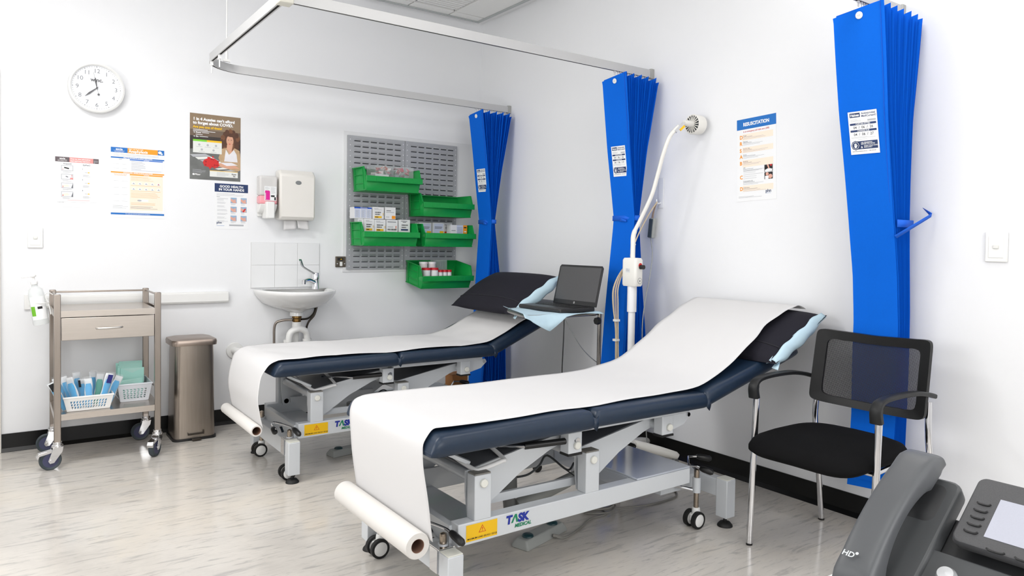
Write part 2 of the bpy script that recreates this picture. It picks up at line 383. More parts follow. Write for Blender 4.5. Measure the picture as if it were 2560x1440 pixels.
def d_ana(q, W, H):
    rect(q, 0, -.03, .088, 0, .0004, AZ); rect(q, .088, -.03, W-.036, 0, .0004, OR); rect(q, W-.036, -.03, W, 0, .0004, AZ)
    q.text('ascia', .019, .044, -.0165, .0008, WH, .02, 'CENTER'); rect(q, .014, -.0195, .074, -.0187, .0008, WH); q.text('www.allergy.org.au', .0065, .044, -.0265, .0008, WH, .01, 'CENTER')
    q.text('FIRST AID PLAN FOR', .0085, .094, -.0095, .0008, WH, .01); q.text('Anaphylaxis', .0215, .094, -.0255, .0008, WH, .03)
    ell(q, W-.024, -.014, .010, .009, .0008, SH); ell(q, W-.014, -.022, .006, .005, .0008, SH)
    for k in range(4): rect(q, .014, -.038-.0045*k, W-.03-(k == 3)*.1, -.0368-.0045*k, .0004, GR)
    rect(q, 0, -.064, W, -.0565, .0004, AZ); q.text('MILD TO MODERATE ALLERGIC REACTIONS', .0078, W/2, -.0628, .0008, WH, .02, 'CENTER')
    rect(q, .006, -.073, .094, -.0655, .0004, PP); q.text('SIGNS', .006, .05, -.0715, .0006, MG, .01, 'CENTER'); rect(q, .1, -.073, W-.008, -.0655, .0004, SK); q.text('ACTIONS', .0068, .19, -.072, .0006, WH, .02, 'CENTER')
    rect(q, .1, -.14, W-.008, -.0735, .0004, PP); lines(q, .108, .2, -.08, 6, .0088, MG, .0008, seed=3); rect(q, .108, -.132, W-.016, -.131, .0008, MG)
    for i in range(2):
        for k in range(2): ell(q, .028+.044*i, -.086-.026*k, .009, .006, .0004, PP); rect(q, .014+.044*i, -.099-.026*k, .042+.044*i, -.098-.026*k, .0004, GR)
    rect(q, 0, -.152, W, -.1445, .0004, OR); q.text('ANAPHYLAXIS \u2013 SEVERE ALLERGIC REACTIONS', .0075, W/2, -.1508, .0008, WH, .02, 'CENTER')
    q.text('WATCH FOR ANY ONE OF', .0058, .05, -.160, .0006, OR, .01, 'CENTER'); q.text('THE FOLLOWING SIGNS', .0058, .05, -.167, .0006, OR, .01, 'CENTER')
    rect(q, .1, -.162, W-.008, -.1545, .0004, OR); q.text('ACTIONS', .0068, .19, -.161, .0008, WH, .02, 'CENTER'); rect(q, .1, -.372, W-.008, -.1625, .0004, PE)
    rect(q, .106, -.172, .2, -.1705, .0008, OR); lines(q, .106, W-.014, -.177, 3, .007, OR, .0008, .001, seed=4)
    for r, y in ((0, -.21), (1, -.243)):
        for k in range(5): ell(q, .12+.034*k, y, .010, .007, .0007, SH); poly(q, [(.114+.034*k, y-.004), (.12+.034*k, y+.005), (.128+.034*k, y-.005)], .0009, GR)
        rect(q, .106, y-.013, W-.02, y-.0118, .0008, OR)
    q.text('X', .012, .252, -.214, .001, RE, .02)
    lines(q, .106, W-.02, -.266, 5, .0068, OR, .0008, .0011, seed=5); rect(q, .15, -.318, .2, -.305, .0008, SH); ell(q, .152, -.312, .012, .005, .001, GR); rect(q, .106, -.327, .24, -.326, .0008, OR)
    lines(q, .106, .25, -.332, 2, .005, OR, .0008, .001, seed=6); lines(q, .104, W-.01, -.348, 3, .006, MG, .0008, .0015, seed=7)
    for i in range(2):
        for k in range(4): ell(q, .028+.044*i, -.184-.04*k, .011, .008, .0004, PP); rect(q, .014+.044*i, -.2-.04*k, .044+.044*i, -.199-.04*k, .0004, GR)
    lines(q, .01, .092, -.345, 4, .0055, GR, seed=8); rect(q, .01, -.383, W-.01, -.3822, .0004, GR)
    rect(q, 0, -.4, W, -.389, .0004, AZ); q.text('If in doubt give adrenaline (epinephrine) autoinjector', .0062, W/2, -.3965, .0008, WH, .01, 'CENTER')
poster('first_aid_poster', 'large white anaphylaxis plan poster with blue and orange banners', MW(-2.594, 1.742), .288, .418, d_ana, pm)
cov = [mat('poster dusk brown', (104, 86, 70), .4, noise=.25, scale=3), mat('poster grey linen', (104, 106, 104), .4, noise=.45, scale=14), mat('poster hair brown', (84, 50, 30), .5, noise=.5, scale=70), mat('poster face', (212, 160, 132), .5, noise=.15, scale=20), mat('poster cardigan', (188, 158, 122), .5, noise=.25, scale=30), mat('poster top white', (226, 224, 228), .5, noise=.08, scale=30), redm, mat('white ink', (250, 250, 250), .5), yellow, mat('pale box', (226, 228, 224), .5, noise=.02), mat('lime ink', (120, 205, 50), .5), mat('poster shadow', (52, 44, 40), .5, noise=.3, scale=12), inkgrey, inkblack, mat('poster tan wall', (140, 118, 92), .4, noise=.2, scale=3), mat('poster hair light', (116, 74, 46), .5, noise=.4, scale=70), mat('deep red ink', (160, 12, 20), .5)]
def d_cov(q, W, H):
    rect(q, 0, -.1, W, 0, .0003, 14); rect(q, 0, -.23, W, -.14, .0004, 11); poly(q, [(0, -.225), (.1, -.21), (.2, -.25), (W, -.24), (W, -H), (0, -H)], .0005, 1)
    for k in range(7): poly(q, [(0+.03*k, -.26-.016*k), (.09+.03*k, -.25-.014*k), (.12+.03*k, -.262-.014*k), (.02+.03*k, -.275-.014*k)], .0006, 9 if k % 2 else 12)
    # seated person: hair, face, cardigan, white top, hands
    ell(q, .243, -.165, .05, .075, .0008, 2, 24)
    for k in range(16):
        a = 2*pi*k/16; ell(q, .243+.046*cos(a)*(1+.08*(k % 3)), -.165+.068*sin(a), .014, .018, .00081+.00001*k, 15 if k % 3 == 1 else 2, 10)
    poly(q, [(.19, -.21), (.225, -.2), (.27, -.2), (.3, -.215), (W, -.26), (W, -.34), (.285, -.35), (.2, -.33), (.17, -.27)], .001, 4)
    poly(q, [(.215, -.212), (.235, -.245), (.262, -.207), (.282, -.24), (.288, -.29), (.205, -.29)], .0012, 5)
    poly(q, [(.222, -.18), (.264, -.18), (.266, -.208), (.243, -.238), (.22, -.208)], .0013, 3)
    poly(q, [(.262, -.13), (.268, -.2), (.25, -.225), (.262, -.16)], .00142, 15); ell(q, .240, -.155, .022, .035, .0014, 3, 22); ell(q, .246, -.118, .026, .012, .0015, 2); ell(q, .231, -.15, .004, .0018, .0016, 11, 8); ell(q, .249, -.15, .004, .0018, .0016, 11, 8); ell(q, .238, -.176, .007, .002, .0016, 6, 8)
    poly(q, [(.16, -.305), (.21, -.3), (.27, -.31), (.3, -.33), (.23, -.335), (.17, -.325)], .0015, 3); poly(q, [(.18, -.3), (.25, -.295), (.29, -.31), (.22, -.318)], .0016, 5)
    R = random.Random(4)
    ell(q, .125, -.305, .048, .03, .0016, 6, 20)
    for k in range(26):
        a = R.uniform(0, 2*pi); rr_ = R.uniform(.6, 1.12); ell(q, .125+.048*rr_*cos(a), -.303+.034*rr_*sin(a), .006, .006, .00162+.00001*k, 16 if k % 3 == 0 else 6, 8)
    q.text('1 in 4 Aussies can\u2019t afford', .0245, .018, -.042, .0018, 7, .045, sx=.98); q.text('to forget about COVID.', .0245, .018, -.066, .0018, 7, .045); q.text('Are you one of them?', .0195, .018, -.09, .0018, 8, .045)
    lines(q, .018, .16, -.1, 2, .008, 7, .0018, .003); q.text('\u2192 Know', .013, .018, -.123, .0018, 7, .03); lines(q, .07, .14, -.117, 1, .008, 7, .0018, .003); lines(q, .034, .1, -.13, 1, .008, 7, .0018, .003)
    q.text('\u2192 Go', .013, .018, -.148, .0018, 7, .03); lines(q, .056, .14, -.142, 1, .008, 7, .0018, .003)
    rect(q, .018, -.246, .19, -.163, .0018, 9); rect(q, .018, -.175, .1, -.163, .0019, 10); rect(q, .1, -.175, .19, -.163, .0019, 8)
    for x, y in ((.055, -.195), (.105, -.195), (.155, -.195), (.07, -.225), (.14, -.225)): ell(q, x, y, .007, .007, .002, 12, 12); rect(q, x-.018, y-.014, x+.018, y-.012, .002, 12)
    rect(q, .118, -.392, .29, -.355, .0018, 9); rect(q, .118, -.356, .29, -.353, .0019, 8); lines(q, .16, .24, -.362, 4, .007, 12, .002, .002)
    q.text('Know', .0115, .252, -.374, .002, 13, .04); q.text('Go', .0115, .26, -.386, .002, 13, .04); lines(q, .016, .1, -.352, 4, .006, 12, .0018, .0016); q.text('Pfizer', .0145, .03, -.388, .0018, 7, .02); ell(q, .022, -.383, .007, .006, .0018, 7, 10)
poster('health_poster', 'dark brown poster of a seated woman with curly hair and a red spiky ball', MW(-2.16, 1.995), .306, .414, d_cov, cov)
def d_hand(q, W, H):
    rect(q, 0, -.054, W, 0, .0004, NV); q.text('GOOD HEALTH', .0205, W/2, -.025, .0008, WH, .03, 'CENTER'); q.text('IN YOUR HANDS', .0205, W/2, -.045, .0008, WH, .03, 'CENTER')
    lines(q, .012, W-.012, -.064, 3, .006, GR, seed=1); rect(q, .012, -.086, .032, -.084, .0006, MG)
    for k in range(7): lines(q, .016, .084, -.094-.024*k, 3 if k else 4, .0045, GR, seed=k+2)
    for i in range(2):
        for k in range(3):
            x, y = .098+.063*i, -.088-.058*k
            rect(q, x, y-.036, x+.038, y, .0006, SB); poly(q, [(x, y-.006), (x+.02, y-.016), (x+.037, y-.028), (x+.03, y-.036), (x+.006, y-.028), (x, y-.02)], .0009, FL)
            poly(q, [(x+.01, y-.03), (x+.028, y-.008), (x+.034, y-.014), (x+.018, y-.036)], .0011, FL if k != 1 else RE if i else FL)
            lines(q, x+.002, x+.034, y-.039, 3, .004, GR, seed=i*3+k)
    q.text('phn', .022, .012, -.258, .0006, NV, .02); rect(q, .012, -.272, .06, -.2705, .0006, AZ); rect(q, .09, -.272, .18, -.262, .0006, GR)
poster('health_poster', 'small hand washing poster with dark blue heading reading GOOD HEALTH', MW(-2.012, 1.563), .207, .293, d_hand, pm)
def d_res(q, W, H):
    rect(q, 0, -.054, W, 0, .0004, AZ); q.text('RESUSCITATION', .0245, W/2, -.037, .0008, WH, .035, 'CENTER', sx=.86)
    q.text('In an emergency call triple zero (000)', .0125, W/2, -.070, .0006, RE, .005, 'CENTER', sx=.82)
    ys = [(.0785, 'D', 1), (.111, 'R', 0), (.147, 'S', 1), (.179, 'A', 0), (.213, 'B', 1), (.285, 'C', 0), (.345, 'D', 1)]
    hs = [.032, .03, .028, .03, .036, .03, .03]
    for (y, ch, p), h in zip(ys, hs):
        if p: rect(q, .034, -y-h, W-.018, -y, .0003, PE)
        q.text(ch, .026, .017, -y-.024, .0006, OR, .03)
    for y, wds in ((.083, 'Danger'), (.114, 'Response'), (.150, 'Send for help'), (.182, 'Airway'), (.216, 'Breathing'), (.25, 'CPR'), (.318, 'Compressions only'), (.352, 'Defibrillation')):
        q.text(wds, .0075, .038, -y-.006, .0006, MG, .01); lines(q, .038, .13, -y-.0095, 1, .005, MG, .0006, .0014, seed=int(y*999)); lines(q, .038, .2, -y-.015, 2, .0052, GR, .0006, .0012, seed=int(y*777))
    for k in range(5): lines(q, .04, .16, -.268-.01*k, 1, .005, GR, .0006, .0012, seed=k)
    rect(q, .166, -.285, .214, -.25, .0006, BK); poly(q, [(.168, -.277), (.19, -.268), (.212, -.274), (.21, -.284), (.172, -.285)], .0008, SH); poly(q, [(.18, -.25), (.19, -.25), (.196, -.27), (.19, -.273)], .001, FL); poly(q, [(.196, -.25), (.212, -.252), (.205, -.262)], .001, RE)
    rect(q, .166, -.323, .214, -.288, .0006, BK); ell(q, .2, -.31, .012, .011, .0008, FL); ell(q, .182, -.297, .009, .008, .0008, FL); rect(q, .17, -.323, .19, -.306, .001, SH)
    q.text('phn', .022, .172, -.388, .0006, NV, .02); rect(q, .172, -.393, .202, -.392, .0006, AZ); lines(q, .01, .16, -.4, 2, .005, GR, .0006, .0012)
poster('first_aid_poster', 'white resuscitation chart with blue heading on the right wall', MR(-2.487, 1.865) @ Matrix.Rotation(RAD(-.2), 4, 'Z'), .235, .425, d_res, pm, RAD(2.2))

# ------------------------------------------------------------------ clock
t = thing('wall_clock', 'round white wall clock with black numerals', 'clock', (-2.665, 0, 2.07))
c = (-2.668, 0, 2.072)
obj('casing', MB().lathe([(0.0, -.001), (.143, -.001), (.146, -.02), (.142, -.044), (.133, -.048), (.128, -.042), (.128, -.03)], c, 'y', 64), white_pl, t)
q = MB(); q.lathe([(0.0001, -.031), (.129, -.031)], c, 'y', 64, m=0); q.M = MW(c[0], c[2], -.0315)
for h in range(1, 13):
    a = pi/2-h*pi/6; q.text(str(h), .034, .098*cos(a), .098*sin(a)-.0118, 0, 1, -.004, 'CENTER')
for k in range(60):
    a = k*pi/30; d = .0015 if k % 5 else .0025; ell(q, .121*cos(a), .121*sin(a), d, d, 0, 2, 6)
q.text('winc.', .03, 0, .036, 0.0002, 2, .03, 'CENTER')
obj('dial', q, [mat('clock dial', (244, 246, 250), .5, noise=0), inkmid, mat('clock grey', (95, 95, 98), .5, noise=0)], t, flat=True)
def hand(name, ang, L, wd, tail=.015, y=-.034, m=None):
    q = MB(); d = Vector((sin(ang), 0, cos(ang))); s_ = Vector((cos(ang), 0, -sin(ang)))
    P = [-d*tail, s_*wd*.6+d*.02, s_*wd+d*L*.6, d*L, -s_*wd+d*L*.6, -s_*wd*.6+d*.02]
    P = [(c[0]+p.x, c[2]+p.z) for p in P]; q.prism(P, 'y', y, y-.0015); obj(name, q, m or mat('clock grey', (95, 95, 98)), t)
hand('hour_hand', RAD(-9), .062, .005); hand('minute_hand', RAD(228), .085, .005, y=-.0365)
q = MB(); q.bar((c[0]-.018, -.04, c[2]+.088), (c[0]+.008, -.04, c[2]-.038), .0015, .001); q.lathe([(0, -.0405), (.006, -.0405), (.006, -.039)], (c[0]+.008, 0, c[2]-.038), 'y', 14).lathe([(0, -.042), (.005, -.042), (.005, -.036)], c, 'y', 14)
obj('second_hand', q, mat('clock grey', (95, 95, 98)), t)

# ------------------------------------------------------------------ switches, trunking, thermostat
def switch(label, M, W=.073, H=.114, dark=False):
    t = thing('light_switch', label, 'light switch', tuple(M.translation))
    q = MB(); q.M = M; q.box(-W/2, W/2, -H/2, H/2, 0, .009); obj('plate', q, white_pl, t, bevel=.003)
    q = MB(); q.M = M; q.box(-W*.33, W*.33, -H*.36, H*.36, .009, .011); obj('surround', q, white_pl, t, bevel=.001)
    q = MB(); q.M = M; q.box(-.010, .010, -.007, .007, .011, .016); obj('rocker', q, mat('switch dolly', (222, 222, 218), .3), t, bevel=.003)
switch('white single light switch beside the door frame', MW(-2.967, 1.195, -.0005))
switch('white single light switch on the right wall beside the large curtain', MR(-3.719, 1.22, -.0005), .078, .116)
t = thing('cable_trunking', 'white horizontal cable trunking behind the steel trolley', 'cable trunking', (-2.4, 0, .83))
obj('channel', MB().box(-2.94, -1.927, -.028, -.0005, .797, .868), white_pl, t, bevel=.004); obj('cover', MB().box(-2.938, -1.93, -.034, -.028, .806, .859), white_pl, t, bevel=.002)
t = thing('power_outlet', 'white power outlet at the left end of the trunking', 'power outlet', (-2.98, 0, .835))
obj('plate', MB().box(-3.02, -2.945, -.012, -.0005, .79, .876), white_pl, t, bevel=.003)
obj('socket', MB().box(-3.0, -2.965, -.014, -.012, .81, .855), white_pl, t, bevel=.001)
t = thing('thermostat', 'small bronze key switch plate left of the grey bin panel', 'key switch', (-1.168, 0, 1.06))
obj('plate', MB().box(-1.205, -1.131, -.014, -.0005, 1.02, 1.096), mat('bronze plate', (104, 96, 84), .35, .7), t, bevel=.003)
obj('display', MB().box(-1.192, -1.15, -.016, -.014, 1.067, 1.086), black_pl, t)
obj('key_slot', MB().box(-1.176, -1.157, -.017, -.014, 1.028, 1.058), white_pl, t, bevel=.001)
q = MB()
for x in (-1.195, -1.141): q.lathe([(0, -.0165), (.004, -.0165), (.004, -.014)], (x, 0, 1.045), 'y', 10)
q.box(-1.172, -1.160, -.0165, -.016, 1.074, 1.079, 1); objs('screw', q, [chrome, yellow], t)

# ------------------------------------------------------------------ louvre panels and storage bins
t = thing('backing_board', 'white backing board behind the grey louvred panels', 'board', (-.6, 0, 1.5))
obj('board', MB().box(-1.15, -.025, -.008, -.0005, .985, 1.985), mat('white laminate board', (228, 229, 230), .4, noise=.01), t, bevel=.001)
louv_m = mat('grey enamelled steel', (168, 170, 174), .45, .1, noise=.03)
def louvre(label, x0, x1):
    q = MB(); z0, z1 = 1.005, 1.957; q.box(x0, x1, -.022, -.019, z0, z1, 0); q.box(x0, x0+.012, -.019, -.008, z0, z1, 0).box(x1-.012, x1, -.019, -.008, z0, z1, 0)
    q.box(x0+.004, x0+.034, -.024, -.022, z0, z1, 0).box(x1-.026, x1-.002, -.024, -.022, z0, z1, 0)
    n = 24
    for r in range(n):
        z = z1-.028-r*(z1-z0-.05)/(n-1)
        ell_ = []
        for xx in (x0+.018, x1-.013):
            q.face([(xx+.0035*cos(2*pi*k/8), -.0243, z+.0035*sin(2*pi*k/8)) for k in range(8)], 1)
        for cidx in range(6):
            xc = x0+.072+cidx*(x1-x0-.13)/5; hw = .024
            # raised louvre lip: slopes out downwards from the sheet, open at the bottom
            a = [(xc-hw, -.0222, z+.009), (xc+hw, -.0222, z+.009), (xc+hw-.003, -.033, z-.005), (xc-hw+.003, -.033, z-.005)]
            q.face(a, 0); q.face([a[0], a[3], (xc-hw, -.022, z-.006)], 0); q.face([a[1], (xc+hw, -.022, z-.006), a[2]], 0); q.face([(xc-hw, -.0223, z-.0115), (xc+hw, -.0223, z-.0115), (xc+hw, -.0223, z-.004), (xc-hw, -.0223, z-.004)], 2)
    return props(obj('louvre_panel', q, [louv_m, mat('fixing hole', (226, 227, 229), .5), mat('louvre slot', (70, 72, 75), .5)], flat=True), label, 'panel')
louvre('grey steel louvred panel, the left of the pair', -1.128, -.682)
louvre('grey steel louvred panel, the right of the pair nearest the curtain', -.68, -.232)

def storage_bin(label, x, z, tilt=0, W=.42, D=.246, H=.165, y=-.036, deep=1):
    t = thing('storage_bin', label, 'storage bin', (x, y, z+H)); t.rotation_euler = (tilt, 0, 0)
    # local: x across, y negative to the front, z from -H to 0 (hung from the rear top edge)
    e = .012   # taper
    prof = [(0, 0), (-D*.8, 0), (-D*.93, -.07), (-D-.012, -.07), (-D-.012, -.105), (-D+.004, -.105), (-D+.03, -H), (0, -H)]
    q = MB(); w2 = W/2
    def shell(off):
        P = []
        for sx in (-1, 1):
            for (yy, zz) in ((0, 0), (-D*.8, 0), (-D*.93, -.066), (-D+.004, -.07), (-D+.03, -H), (0, -H)):
                wx = w2-e*(-zz/H)
                P.append((sx*wx, yy, zz))
        return P
    P = shell(0); I = [q._v(p) for p in P]
    q.fi(I[0:6], 0); q.fi(I[6:12][::-1], 0)                       # sides
    q.fi((I[0], I[5], I[11], I[6]), 0); q.fi((I[5], I[4], I[10], I[11]), 0); q.fi((I[4], I[3], I[9], I[10]), 0)  # back, bottom, front
    body = obj('body', q, green_pl, t, solid=.003, local=True, ang=20)
    q = MB(); q.box(-w2-.004, w2+.004, -D-.010, -D+.006, -.105, -.066)
    obj('front_lip', q, green_pl, t, bevel=.002, local=True)
    q = MB()
    for a in (-.145, -.075, -.005, .065, .135): q.box(a, a+.045, -D-.0116, -D-.010, -.098, -.073)
    objs('label_slot', q, green_pl, t, bevel=.0005, local=True)
    q = MB()
    for sx in (-1, 1):
        wx = w2+.0025
        q.bar((sx*(wx), -.035, -.002), (sx*(wx-e), -.035, -H+.004), .005, .006); q.bar((sx*wx, -D*.72, -.002), (sx*(wx-e), -D*.72, -H+.004), .005, .006)
        for zz in (-.055, -.115): q.bar((sx*(wx-e*-zz/H), -.035, zz), (sx*(wx-e*-zz/H), -D*.72, zz), .005, .004)
        q.bar((sx*wx, 0, -.003), (sx*wx, -D*.8, -.003), .009, .006); q.bar((sx*wx, -D*.8, -.003), (sx*(wx-.004), -D*.93, -.068), .009, .006)
        q.bar((sx*(wx-e), 0, -H+.003), (sx*(wx-e), -D+.03, -H+.003), .009, .006)
    q.bar((-w2, -.001, -.003), (w2, -.001, -.003), .009, .006)
    objs('rib', q, green_pl, t, local=True); props(t, None, None, 'green bins hooked on the louvred panels')
    return t
storage_bin('green open front bin, upper left, holding two clear tubs of dressings', -.885, 1.558)
storage_bin('empty green open front bin, upper right on the panels', -.445, 1.397)
storage_bin('green open front bin, lower left, stacked with white medicine boxes', -.90, 1.176)
storage_bin('green open front bin, lower right, with a row of low boxes', -.428, 1.176)
storage_bin('green open front bin, lowest, tilted and holding red capped jars', -.455, .905, RAD(9), .425, .27, y=-.045)

# medicine boxes in the bins
bw = mat('white carton', (234, 234, 236), .5, noise=.01)
bmats = [bw, inkblack, yellow, orange, inknavy, inkgrey, mat('carton blue', (28, 84, 190), .5), mat('carton lilac', (205, 212, 234), .5), mat('carton rust', (214, 88, 34), .5), inkmid, mat('carton top shade', (214, 214, 218), .5)]
def carton(label, x0, x1, z0, z1, y=-.15, d=.075, kind='bar', rz=0, face=None):
    W = x1-x0; H = z1-z0; q = MB(); q.M = Matrix.Translation((x0, y, z0)) @ Matrix.Rotation(rz, 4, 'Z'); q.box(0, W, 0, d, 0, H, 0)
    q.M = q.M @ Matrix(((1, 0, 0, 0), (0, 0, -1, -.0004), (0, 1, 0, 0), (0, 0, 0, 1)))
    h0 = max(0, H-.088) if H > .13 else 0; Hv = H-h0
    cnt = [0]
    def r(a, b, c, d_, m): cnt[0] += 1; rect(q, a*W, h0+b*Hv, c*W, h0+d_*Hv, .0002+.00006*cnt[0], m)
    def bars(y0, y1, a=.2, b=.75):
        R = random.Random(x0); k = a
        while k < b: wd = R.uniform(.012, .035); r(k, y0, min(k+wd, b), y1, 1); k += wd+R.uniform(.012, .03)
    if kind == 'bar': r(.12, .84, .5, .88, 5); r(.15, .76, .8, .79, 5); bars(.5, .6); bars(.34, .43, .2, .65); r(.15, .08, .8, .24, 2); r(.2, .13, .5, .19, 1); r(.9, .3, .94, .5, 2)
    if kind == 'plain': r(.12, .68, .55, .74, 9); r(.1, .55, .85, .6, 5); r(.64, .04, .98, .3, 3); r(.08, .2, .4, .23, 5); r(.08, .12, .4, .15, 5)
    if kind == 'blue':
        r(0, .87, 1, 1, 6); r(.35, .92, .75, .96, 0)
        for a, b in ((.03, .34), (.38, .66), (.7, .97)):
            r(a, .06, b, .84, 7)
            for k in range(11): r(a+.03, .1+k*.06, b-.03-.05*(k % 3), .125+k*.06, 5)
    if kind == 'tab': r(.1, .8, .85, .86, 9); r(.12, .45, .6, .48, 5); r(.12, .38, .6, .41, 5); r(.82, .3, .88, .52, 8); bars(.16, .28, .1, .9); r(0, 0, 1, .03, 8)
    if kind == 'navy': r(.2, .86, .75, .91, 9); r(.35, .78, .65, .82, 1); bars(.5, .62, .25, .8); bars(.32, .42, .25, .65); r(.2, .12, .82, .24, 4)
    if kind == 'pale': r(.08, .1, .96, .93, 7); r(.15, .6, .85, .66, 9); r(.15, .5, .8, .55, 9); r(.62, .05, .98, .3, 2)
    if kind == 'rust': r(.2, .82, .8, .88, 9); bars(.5, .7, .3, .75); r(.2, .1, .8, .28, 8)
    if kind == 'long':
        r(.37, 0, .76, 1, 7); r(.76, 0, 1, 1, 3); r(.8, .75, .96, .85, 1); r(.82, .4, .95, .5, 0); r(.05, .5, .3, .55, 9); r(.22, .04, .36, .2, 3)
        for k in range(9): r(.4, .15+k*.08, .72, .17+k*.08, 9)
    if kind == 'blank': r(.1, .8, .7, .85, 5)
    return props(obj('medicine_box', q, bmats, flat=True), label, 'medicine box', 'medicine boxes in the green bins')
B = 1.181
carton('white lidded box with blue top band, upper row of the lower left bin', -1.13, -1.0, 1.366, 1.444, -.155, .08, 'blue')
carton('white carton with yellow tag beside the blue banded box, upper row', -.994, -.91, 1.366, 1.45, -.16, .08, 'bar')
carton('white carton with orange corner, end of the upper row', -.9, -.818, 1.366, 1.452, -.16, .07, 'plain')
carton('blank white carton, leftmost in the lower row of the lower left bin', -1.098, -1.062, B, 1.366, -.15, .07, 'blank')
carton('white carton with yellow tag in front of the blank one, lower row', -1.06, -.988, B, 1.364, -.17, .08, 'bar')
carton('white carton with yellow tag, middle of the lower row', -.986, -.902, B, 1.362, -.175, .08, 'bar')
carton('white carton with a red mark and orange base edge, lower row', -.896, -.808, B, 1.362, -.175, .08, 'tab')
carton('white carton with navy band, end of the lower row', -.8, -.71, B, 1.366, -.175, .08, 'navy')
carton('pale flat carton with yellow end, far left of the lower right bin', -.61, -.51, B, 1.352, -.13, .07, 'pale')
carton('pale carton with yellow corner, second in the lower right bin', -.505, -.415, B, 1.354, -.15, .07, 'pale')
carton('white carton with rust red label in the lower right bin', -.408, -.325, B, 1.354, -.12, .07, 'rust')
carton('long carton with orange end panel in the lower right bin', -.384, -.240, B, 1.34, -.2, .06, 'long')
# clear tubs with dressings
pinkm = mat('pink sachet', (222, 84, 110), .4, noise=.4, scale=60); wsach = mat('white sachet', (236, 232, 232), .4, noise=.05)
for i, x in enumerate((-1.0, -.845)):
    t = thing('clear_tub', ['clear plastic tub of pink sachets, left of the two in the upper left bin', 'clear plastic tub of mixed sachets, beside the empty end of the upper left bin'][i], 'tub', (x+.07, -.13, 1.57), 'clear tubs of dressings')
    q = MB(); x1 = x+.146; y0, y1, z0, z1 = -.2, -.06, 1.565, 1.742
    for a in ((x, x1, y0, y0+.002), (x, x1, y1-.002, y1), (x, x+.002, y0+.002, y1-.002), (x1-.002, x1, y0+.002, y1-.002)): q.box(*a, z0, z1)
    q.box(x-.003, x1+.003, y0-.003, y0+.003, z1-.006, z1); q.box(x, x1, y0, y1, z0-.002, z0)
    obj('tub', q, clearpl, t)
    R = random.Random(i+3)
    obj('carton', MB().box(x+.006, x+.11, y0+.006, y1-.02, z0, z0+.115-.02*i), [bw, mat('pale blue carton', (170, 205, 225), .5)][i], t)
    q = MB()
    for k in range(34):
        q.M = Matrix.Translation((R.uniform(x+.03, x1-.03), R.uniform(y0+.012, y1-.03), z0+.11+R.uniform(0, .055))) @ Matrix.Rotation(R.uniform(0, 6), 4, 'Z') @ Matrix.Rotation(R.uniform(-1.2, 1.2), 4, 'X')
        s_ = R.uniform(.012, .022); q.box(-s_, s_, -s_*.7, s_*.7, -.0008, .0008, R.choice((0, 0, 1, 1, 1, 2)))
    o = obj('sachets', q, [pinkm, wsach, mat('orange sachet', (235, 110, 70), .4)], t); o['kind'] = 'stuff'
# specimen jars in the lowest bin
def jar(label, x, y, z, r, h, red=True, g='specimen jars in the lowest bin'):
    t = thing('specimen_jar', label, 'jar', (x, y, z), g)
    obj('jar_body', MB().lathe([(0.0001, z), (r*.92, z), (r, z+.004), (r, z+h-.016), (.0001, z+h-.016)], (x, y, 0), 'z', 18), mat('frosted jar', (226, 222, 222), .3), t)
    obj('lid', MB().lathe([(r*1.08, z+h-.016), (r*1.1, z+h-.001), (r*1.0, z+h), (.0001, z+h)], (x, y, 0), 'z', 18), mat('red lid', (205, 28, 42), .35) if red else mat('white lid', (240, 240, 240), .3), t)
    if red: obj('label_sticker', MB().lathe([(r*1.02, z+.008), (r*1.02, z+h-.022)], (x, y, 0), 'z', 12, a0=-2.6, a1=-.9), sheet_m, t)
jz = .945
for k, (x, r, h) in enumerate(((-.585, .03, .078), (-.52, .03, .078), (-.468, .018, .062), (-.43, .018, .062), (-.392, .018, .062))):
    jar('red capped jar in the lowest green bin, %s' % ('wide one leftmost', 'wide one second from left', 'narrow one next to the wide ones', 'narrow one in the middle of three', 'narrow one at the right end')[k], x, -.2, jz-.004, r, h)
for k, (x, z) in enumerate(((-.575, 1.008), (-.505, 1.008), (-.56, .953), (-.5, .953))):
    jar('white capped jar behind the red capped ones, %s' % ('top left', 'top right', 'bottom left', 'bottom right')[k], x, -.135, z, .03, .054, False)
t = thing('clear_tub', 'small clear ribbed tub at the back of the lowest bin', 'tub', (-.43, -.1, 1.0))
q = MB(); q.box(-.48, -.37, -.13, -.128, .98, 1.075).box(-.48, -.37, -.07, -.068, .98, 1.075).box(-.48, -.478, -.128, -.07, .98, 1.075).box(-.372, -.37, -.128, -.07, .98, 1.075)
for k in range(7): q.box(-.475+k*.0155, -.472+k*.0155, -.132, -.13, .98, 1.07)
obj('tub', q, clearpl, t)
# ------------------------------------------------------------------ wash basin, tap, waste
q = MB()
q.box(-1.785, -1.322, -.006, -.0005, .884, 1.187, 1)
for i in range(3):
    for j in range(2): q.box(-1.783+i*.1538, -1.783+i*.1538+.1515, -.0085, -.006, .887+j*.1505, .887+j*.1505+.148, 0)
props(obj('splashback', q, [mat('white glazed tile', (232, 233, 234), .15, noise=.004), mat('tile grout', (214, 214, 214), .7)]), 'white six tile splashback above the hand basin', 'splashback')
t = thing('hand_basin', 'white wall hung porcelain hand basin with chrome lever tap', 'basin', (-1.512, 0, .87))
cx = -1.512
def bs(u, v, rx, d, z, yb=-.006):   # D-shaped horizontal ring, u 0..1 around
    a = pi*u; x = cx+rx*cos(a)*(1); y = yb-d*(sin(a)**.75)
    return (x, y, z)
levels = [(.252, .40, .872), (.253, .402, .862), (.250, .395, .85), (.235, .37, .825), (.20, .32, .785), (.14, .25, .757), (.07, .19, .738), (.045, .16, .722)]
q = MB(); rings = []
